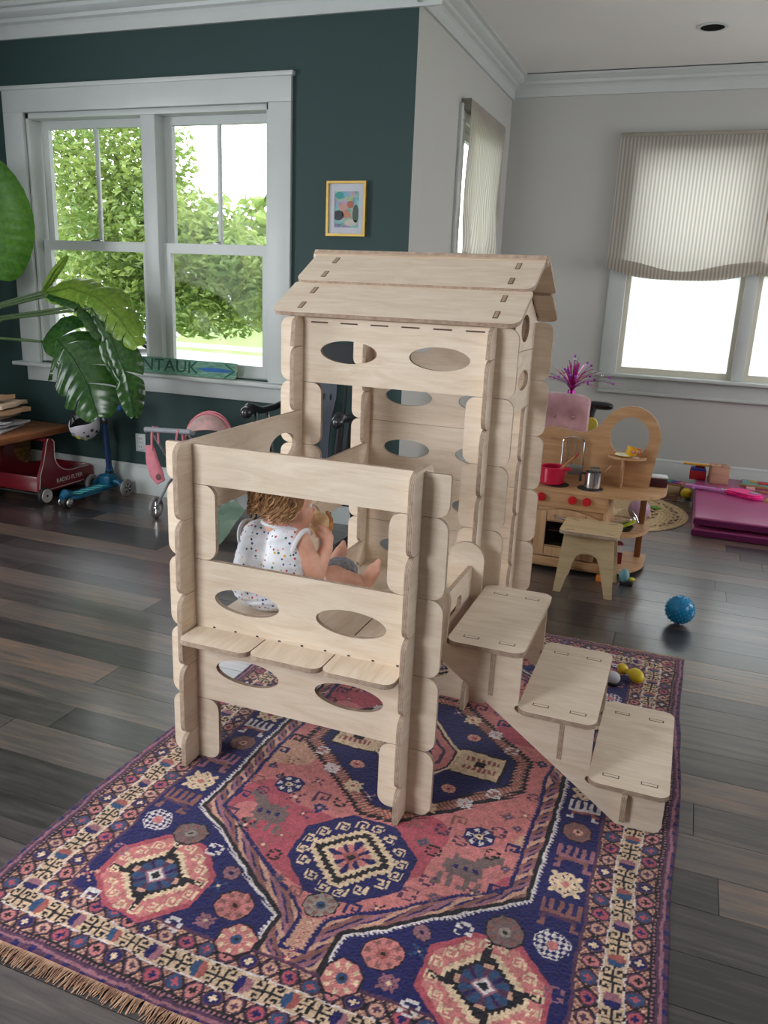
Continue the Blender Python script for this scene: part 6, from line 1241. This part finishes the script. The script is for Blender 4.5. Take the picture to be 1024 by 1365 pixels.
for s in (-1, 1):
    bm = nb(); bb(bm, s*0.27-0.035, s*0.27+0.035, -0.42, 0.0, 0.15, 0.46, bev=0.03, seg=4); ob('armrest', bm, M_VEL, pc)
    for y in (-0.37, 0.0):
        bm = nb(); cyl(bm, (s*0.23, y, 0.2), (s*0.25, y, 0.0), 0.02, 0.013, seg=10); ob('leg', bm, M_BLACK, pc)
ts = thing('tinsel_spray', 'shiny purple and magenta tinsel spray standing on the pink chair back', 'decoration', (-0.69, 5.22, 0.892), local=True)
bm = nb(); lathe(bm, [(0.0, 0.0), (0.025, 0.0), (0.022, 0.02), (0.0, 0.024)], 16); ob('weight', bm, pm('magenta_foil_base', (150, 30, 120), 0.25, 0.8), ts)
M_FOIL = pm('purple_foil', (196, 84, 206), 0.2, 0.35, nscale=60, c2=(150, 40, 170)); M_FOIL2 = pm('magenta_foil', (222, 50, 150), 0.2, 0.35, nscale=60, c2=(170, 24, 104)); M_FOIL3 = pm('silver_foil', (220, 214, 226), 0.15, 0.9)
rg = random.Random(9)
for i in range(90):
    a = rg.uniform(0, 2*PI); sp_ = rg.uniform(0.1, 1.0) if i < 62 else rg.uniform(0.9, 1.5); L = rg.uniform(0.12, 0.235)*(1.0 if sp_ < 1 else 1.0)
    pts = []
    for k in range(6):
        t_ = k/5; pts.append((math.cos(a)*sp_*L*(t_**1.3), math.sin(a)*sp_*L*(t_**1.3)*0.7, 0.015+L*(t_-0.45*sp_*t_*t_)))
    bm = nb(); w = 0.0042; pv = None
    for k, p in enumerate(pts):
        q_ = Vector((-math.sin(a), math.cos(a), 0.4*math.sin(k+i))).normalized()*w; cur = (bm.verts.new(Vector(p)-q_), bm.verts.new(Vector(p)+q_))
        if pv: bm.faces.new((pv[0], pv[1], cur[1], cur[0]))
        pv = cur
    if i % 3 == 0: ball(bm, pts[-1], (0.008, 0.003, 0.008), seg=8, rings=6)
    ob('foil_strand', bm, (M_FOIL, M_FOIL2, M_FOIL2)[i % 3] if i % 11 else M_FOIL3, ts)
sd = thing('black_stand', 'glossy black stand with a horizontal arm behind the toy kitchen', 'stand', (-0.60, 5.62, 0.0145), local=True)
bm = nb(); lathe(bm, [(0.0, 0.0), (0.14, 0.0), (0.14, 0.02), (0.03, 0.035), (0.0, 0.036)], 28); ob('foot', bm, M_BLACK, sd); bm = nb(); tube(bm, [(0, 0, 0.03), (-0.02, 0, 0.56), (-0.02, 0, 0.6), (0.0, 0, 0.72), (0.015, 0, 0.755)], [0.025, 0.025, 0.032, 0.034, 0.03], 14); ob('post', bm, M_BLACK, sd)
bm = nb(); tube(bm, [(-0.02, 0, 0.762), (0.1, 0, 0.762), (0.13, 0, 0.762), (0.145, 0, 0.76)], [0.028, 0.028, 0.024, 0.012], 14); ob('arm', bm, M_BLACK, sd); bm = nb(); tube(bm, [(-0.05, -0.0, 0.592), (0.01, -0.0, 0.596)], [0.036, 0.034], 14); tube(bm, [(0.012, 0, 0.787), (0.115, 0, 0.788)], 0.006, 8); ob('chrome_trim', bm, M_STEEL, sd)
bm = nb(); lathe(bm, [(0.0, 0.0), (0.04, 0.004), (0.044, 0.014), (0.04, 0.024), (0.0, 0.028)], 24, T(0.02, -0.05, 0.642) @ Rx(PI/2)); tube(bm, [(0.02, -0.05, 0.64), (0.0, 0.0, 0.6)], 0.008, 6); ob('yellow_disc', bm, pm('lemon_plastic', (216, 206, 84), 0.4), sd)
# ------------------------------------------------------------------ toddler sitting on the platform, seen from behind
DK = zx(2)+0.0065+TH/2    # deck surface
def capsule(bm, p0, p1, r0, r1, seg=14, M=ID):
    p0, p1 = Vector(p0), Vector(p1); ball(bm, p0, r0, M, seg=seg, rings=10); ball(bm, p1, r1, M, seg=seg, rings=10); tube(bm, [p0, p1], [r0*0.995, r1*0.995], seg, M)
def remeshed(name, bm, voxel, smooth_it, mats):
    me = bpy.data.meshes.new(name+'_raw'); bm.to_mesh(me); bm.free(); o = bpy.data.objects.new(name+'_raw', me); COL.objects.link(o)
    m = o.modifiers.new('r', 'REMESH'); m.mode = 'VOXEL'; m.voxel_size = voxel; s = o.modifiers.new('s', 'SMOOTH'); s.factor = 0.5; s.iterations = smooth_it
    dg = bpy.context.evaluated_depsgraph_get(); dg.update(); out = bpy.data.meshes.new_from_object(o.evaluated_get(dg)); out.name = name
    bpy.data.objects.remove(o); bpy.data.meshes.remove(me)
    out.materials.clear()
    for x in mats: out.materials.append(x)
    out.shade_smooth(); return out
def skinmat():
    k = N('toddler_skin'); b = k.bsdf(0.5, 0, 0.35); b.inputs['Subsurface Weight'].default_value = 0.12; b.inputs['Subsurface Radius'].default_value = (0.012, 0.005, 0.003); v = k.coords(rnd=False); f = k.noise(v, 14, 3)
    k.l(k.ramp(f, [(0.35, lin((204, 150, 128))), (0.65, lin((222, 172, 150)))]), b.inputs['Base Color']); return k.m
def rompermat():
    k = N('white_floral_cotton'); b = k.bsdf(0.9, 0, 0.2); b.inputs['Sheen Weight'].default_value = 0.2; v = k.coords(rnd=False)
    vo = k.n('TexVoronoi'); vo.inputs['Scale'].default_value = 62; vo.inputs['Randomness'].default_value = 0.55; k.l(v, vo.inputs['Vector'])
    dot = k.ramp(vo.outputs['Distance'], [(0.22, (1, 1, 1)), (0.27, (0, 0, 0))]); sp = k.n('SeparateColor'); k.l(vo.outputs['Color'], sp.inputs[0])
    hue = k.ramp(sp.outputs[0], [(0.0, lin((40, 50, 120))), (0.28, lin((190, 40, 60))), (0.5, lin((60, 110, 90))), (0.7, lin((70, 90, 160))), (0.85, lin((206, 170, 80)))]); hue.node.color_ramp.interpolation = 'CONSTANT'
    f = k.noise(v, 30, 2); bs = k.ramp(f, [(0.3, lin((214, 218, 228))), (0.7, lin((236, 238, 244)))])
    mx = k.n('MixRGB'); k.l(dot, mx.inputs[0]); k.l(bs, mx.inputs[1]); k.l(hue, mx.inputs[2]); k.l(mx.outputs[0], b.inputs['Base Color']); k.bump(b, f, 0.3, 0.01); return k.m
M_SKIN = skinmat(); M_ROMP = rompermat(); M_HAIR = pm('golden_brown_hair', (164, 122, 84), 0.5, nscale=30, c2=(104, 72, 46)); M_HAIR2 = pm('light_hair_curl', (206, 168, 122), 0.45, nscale=40, c2=(140, 94, 56)); M_COTTON = pm('white_cotton_trim', (226, 228, 234), 0.9, var=0.02)
kid = thing('person', 'toddler in a sleeveless white floral romper sitting on the platform eating bread', 'person', (-1.18, 2.19, DK)); KO = SUB[kid.name]
HCt = Vector((-1.150, 2.205, 0.824)); Fd = Vector((0.76, 0.64, -0.1)).normalized(); Rd = Fd.cross(Vector((0, 0, 1))).normalized(); Ud = Rd.cross(Fd)
def hd(f, r, u): return HCt+Fd*f+Rd*r+Ud*u
bm = nb()
HM = Matrix(((Fd.x, Rd.x, Ud.x, HCt.x), (Fd.y, Rd.y, Ud.y, HCt.y), (Fd.z, Rd.z, Ud.z, HCt.z), (0, 0, 0, 1)))
ball(bm, (-0.008, 0, 0.022), (0.092, 0.080, 0.086), HM, seg=28, rings=20); ball(bm, (0.03, 0, -0.035), (0.06, 0.062, 0.056), HM, seg=22, rings=16)
for s in (-1, 1): ball(bm, (0.042, s*0.036, -0.030), (0.036, 0.030, 0.032), HM); ball(bm, (-0.006, s*0.080, -0.008), (0.018, 0.009, 0.026), HM)      # cheeks, ears
ball(bm, (0.088, 0, -0.018), (0.014, 0.011, 0.013), HM); ball(bm, (0.066, 0, -0.072), (0.024, 0.026, 0.018), HM); ball(bm, (0.084, 0, -0.044), (0.010, 0.020, 0.006), HM); ball(bm, (0.083, 0, -0.054), (0.010, 0.017, 0.006), HM)
capsule(bm, hd(-0.015, 0, -0.05), (-1.175, 2.19, 0.735), 0.042, 0.045)
# trunk
for s in (-1, 1): capsule(bm, (-1.185+s*0.04, 2.185, 0.685), (-1.19+s*0.045, 2.175, 0.545), 0.062, 0.072)
# right arm (nearer the stairs), bent, hand at the bread
def hand(bm, wrist, palm, fdir, side, curl, r=0.0075):
    """palm plus four fingers and a thumb closing on what is held; side = across the knuckles, curl = towards the palm"""
    wrist, palm, fdir, side, curl = Vector(wrist), Vector(palm), Vector(fdir).normalized(), Vector(side).normalized(), Vector(curl).normalized()
    capsule(bm, wrist, palm, 0.019, 0.021); 
    for i, L in enumerate((0.026, 0.031, 0.029, 0.022)):
        b0 = palm+side*(0.0145*(1.5-i)*0.72)+fdir*0.012; k1 = b0+fdir*L*0.55; k2 = k1+(fdir*0.55+curl*0.85).normalized()*L*0.5; k3 = k2+(fdir*0.1+curl).normalized()*L*0.38
        for a, c_, ra, rb_ in ((b0, k1, r, r), (k1, k2, r, r*0.95), (k2, k3, r*0.95, r*0.85)): capsule(bm, a, c_, ra, rb_, 10)
    t0 = palm-fdir*0.006+side*0.017; t1 = t0+(side*0.6+fdir*0.6+curl*0.5).normalized()*0.02; t2 = t1+(fdir*0.6+curl*0.8).normalized()*0.016
    capsule(bm, t0, t1, r*1.15, r*1.05, 10); capsule(bm, t1, t2, r*1.05, r*0.9, 10)
capsule(bm, (-1.092, 2.185, 0.705), (-1.040, 2.195, 0.598), 0.040, 0.034); capsule(bm, (-1.040, 2.195, 0.598), (-1.030, 2.262, 0.672), 0.034, 0.022); hand(bm, (-1.030, 2.262, 0.672), (-1.038, 2.285, 0.698), (-0.25, 0.3, 0.9), (-0.3, -0.9, 0.2), (-0.9, 0.3, 0.1))
capsule(bm, (-1.272, 2.195, 0.705), (-1.275, 2.275, 0.610), 0.040, 0.034); capsule(bm, (-1.275, 2.275, 0.610), (-1.165, 2.345, 0.672), 0.033, 0.022); hand(bm, (-1.165, 2.345, 0.672), (-1.14, 2.352, 0.69), (0.55, -0.25, 0.75), (0.3, 0.2, 0.9), (0.6, -0.6, 0.0))
# legs stretched forward on the deck
LEG = (((-1.125, 2.20, DK+0.065), (-1.045, 2.365, DK+0.058), (-0.975, 2.425, DK+0.036), (-0.962, 2.43, DK+0.026), (-0.93, 2.437, DK+0.085), (-0.908, 2.442, DK+0.112)), ((-1.235, 2.20, DK+0.065), (-1.225, 2.41, DK+0.062), (-1.15, 2.535, DK+0.036), (-1.14, 2.55, DK+0.027), (-1.118, 2.585, DK+0.08), (-1.105, 2.6, DK+0.105)))
for (hp, kn, an, he, bl_, to) in LEG:
    capsule(bm, hp, kn, 0.066, 0.050); capsule(bm, kn, an, 0.048, 0.030); capsule(bm, an, he, 0.030, 0.026); capsule(bm, he, bl_, 0.026, 0.026)
    d = (Vector(to)-Vector(bl_)).normalized(); sdv = d.cross(Vector(bl_)-Vector(kn)).normalized()
    for i, rr in enumerate((0.0105, 0.008, 0.0075, 0.007, 0.0065)):
        o0 = Vector(bl_)+sdv*(0.019-0.0098*i); capsule(bm, o0, o0+d*(0.034-0.004*i), rr, rr*0.92, 10)
body = remeshed('body', bm, 0.0042, 3, [M_SKIN]); body.transform(Matrix.Translation(-KO)); bodyo = link('body', body, kid)
# face details on the far side
for s in (-1, 1):
    bm = nb(); ball(bm, hd(0.070, s*0.029, 0.0), 0.0105, seg=14, rings=10); e = ob('eye', bm, pm('eye_white', (232, 230, 226), 0.2, var=0.01), kid); bm = nb(); ball(bm, hd(0.0775, s*0.0295, 0.0), (0.0045, 0.005, 0.005), seg=10, rings=8); ob('iris', bm, pm('eye_iris', (70, 52, 40), 0.2), e)
# romper
bm = nb()
for s in (-1, 1): capsule(bm, (-1.183+s*0.045, 2.182, 0.690), (-1.19+s*0.052, 2.168, 0.560), 0.070, 0.084); capsule(bm, (-1.18+s*0.052, 2.185, 0.722), (-1.18+s*0.04, 2.185, 0.70), 0.036, 0.06)
ball(bm, (-1.185, 2.160, DK+0.074), (0.118, 0.096, 0.072), seg=24, rings=16)
capsule(bm, LEG[0][0], Vector(LEG[0][0]).lerp(Vector(LEG[0][1]), 0.42), 0.074, 0.064); capsule(bm, LEG[1][0], Vector(LEG[1][0]).lerp(Vector(LEG[1][1]), 0.42), 0.074, 0.064)
rm = remeshed('romper', bm, 0.0055, 5, [M_ROMP])
n_ = len(rm.vertices); co = np.empty(n_*3); rm.vertices.foreach_get('co', co); co = co.reshape(-1, 3)   # soft cloth folds
fold = 0.0022*np.sin(co[:, 0]*70+9*np.sin(co[:, 2]*30))*np.sin(co[:, 2]*46+3)+0.002*np.sin(co[:, 2]*90+co[:, 0]*40)*(co[:, 2] < 0.6)
ctr = np.array([-1.185, 2.18]); dv = co[:, :2]-ctr; ln = np.linalg.norm(dv, axis=1)[:, None]+1e-6; co[:, :2] += dv/ln*fold[:, None]; co[:, 2] = np.maximum(co[:, 2], DK+0.001); co -= np.array(KO)
rm.vertices.foreach_set('co', co.ravel()); rm.update(); romp = link('romper', rm, kid)
def ringtrim(c, r, nrm, rad, nm='armhole_trim'):
    nrm = Vector(nrm).normalized(); q_ = nrm.to_track_quat('Z', 'Y').to_matrix().to_4x4(); M = Matrix.Translation(Vector(c)) @ q_; bm = nb(); tube(bm, [M @ Vector((r[0]*math.cos(2*PI*k/28), r[1]*math.sin(2*PI*k/28), 0)) for k in range(28)], rad, 8, closed=True)
    o = ob(nm, bm, M_COTTON, None); o.parent = kid; o.location = o.location-KO; return o
ringtrim((-1.088, 2.186, 0.695), (0.050, 0.050), (0.9, 0.0, -0.25), 0.008); ringtrim((-1.277, 2.19, 0.695), (0.050, 0.050), (-0.95, 0.1, -0.2), 0.008); ringtrim((-1.172, 2.192, 0.752), (0.052, 0.048), (0.1, 0.1, 1), 0.006, 'neck_trim')
# hair: a cap plus loose curls falling to the nape
bm = nb(); ball(bm, (-0.016, 0, 0.030), (0.096, 0.088, 0.090), HM, seg=30, rings=22)
for vtx in list(bm.verts):
    l = HM.inverted() @ vtx.co
    if l.z < -0.045 or (l.x > 0.052 and l.z < 0.055): bm.verts.remove(vtx)
hair = ob('hair', bm, M_HAIR, kid)
rg = random.Random(21); curls = nb(); curls2 = nb()
for i in range(330):
    a = rg.uniform(0.42*PI, 1.58*PI); el = rg.uniform(-0.35, 1.1) if i > 120 else rg.uniform(-0.45, 0.15)
    st = Vector((-0.016+0.097*math.cos(a)*math.cos(el), 0.089*math.sin(a)*math.cos(el), 0.03+0.091*math.sin(el)))
    L = rg.uniform(0.05, 0.085); ph = rg.uniform(0, 6.28); tw = rg.uniform(1.0, 1.9); rad = rg.uniform(0.005, 0.010); pts = []
    for k in range(11):
        t_ = k/10; el2 = el-t_*L/0.095
        if el2 > -0.35: c = Vector((-0.016+0.098*math.cos(a)*math.cos(el2), 0.090*math.sin(a)*math.cos(el2), 0.03+0.092*math.sin(el2)))
        else: e0 = -0.35; c = Vector((-0.016+0.098*math.cos(a)*math.cos(e0), 0.090*math.sin(a)*math.cos(e0), 0.03+0.092*math.sin(e0)-(-0.35-el2)*0.06))
        out_ = Vector((math.cos(a), math.sin(a), 0)); tg = Vector((-math.sin(a), math.cos(a), 0)); th = ph+t_*tw*6.28
        pts.append(HM @ (c+out_*(0.004+rad*0.7*(1+math.cos(th))*t_)+tg*rad*math.sin(th)*(0.3+t_)))
    tube(curls if i % 3 else curls2, pts, [0.0032]*7+[0.0028, 0.0022, 0.0016, 0.0007], 5)
ob('curls', curls, M_HAIR, hair, kind='stuff'); ob('light_curls', curls2, M_HAIR2, hair, kind='stuff')
# torn chunk of bread in the child's hands
bd = thing('bread_piece', 'torn piece of pale bread held in both hands by the toddler', 'bread', (-1.09, 2.31, 0.695))
M_CRUMB = pm('bread_crumb', (240, 214, 172), 0.95, nscale=60, c2=(220, 184, 136), bump=0.8); M_CRUST = pm('bread_crust', (196, 140, 86), 0.8, nscale=40, c2=(140, 86, 44))
bm = nb(); ball(bm, (-1.092, 2.305, 0.742), (0.058, 0.022, 0.042), seg=28, rings=18)
for vtx in bm.verts:
    h_ = math.sin(vtx.co.x*190)*math.sin(vtx.co.z*230+1)*math.sin(vtx.co.y*170); vtx.co += Vector((0.006, 0.003, 0.007))*h_+Vector((0, 0, 0.012*math.sin(vtx.co.x*60)))
ob('crumb', bm, M_CRUMB, bd, smooth=60)
bm = nb(); tube(bm, [(-1.052, 2.305, 0.782), (-1.036, 2.305, 0.755), (-1.034, 2.305, 0.725), (-1.046, 2.308, 0.705)], [0.005, 0.008, 0.008, 0.005], 8); ob('crust', bm, M_CRUST, bd)
# grey knitted plush beside the child's knee
gp = thing('grey_plush', 'round grey knitted plush lump beside the toddler on the deck', 'plush toy', (-1.075, 2.49, DK+0.001), local=True)
bm = nb(); ball(bm, (0, 0, 0.047), (0.062, 0.052, 0.046), seg=36, rings=24)
for vtx in bm.verts:
    d = vtx.co-Vector((0, 0, 0.047)); vtx.co += d*(0.05*math.sin(d.x*210)*math.sin(d.z*240)*math.cos(d.y*200)); vtx.co.z = max(vtx.co.z, 0.0)
ob('plush_body', bm, pm('grey_fuzz', (150, 150, 158), 0.95, nscale=90, c2=(104, 104, 112), bump=0.9), gp, smooth=60)
bm = nb(); ball(bm, (-0.055, 0.03, 0.025), (0.022, 0.02, 0.022)); ob('plush_paw', bm, pm('grey_fuzz_light', (170, 170, 176), 0.95, nscale=90, bump=0.8), gp)
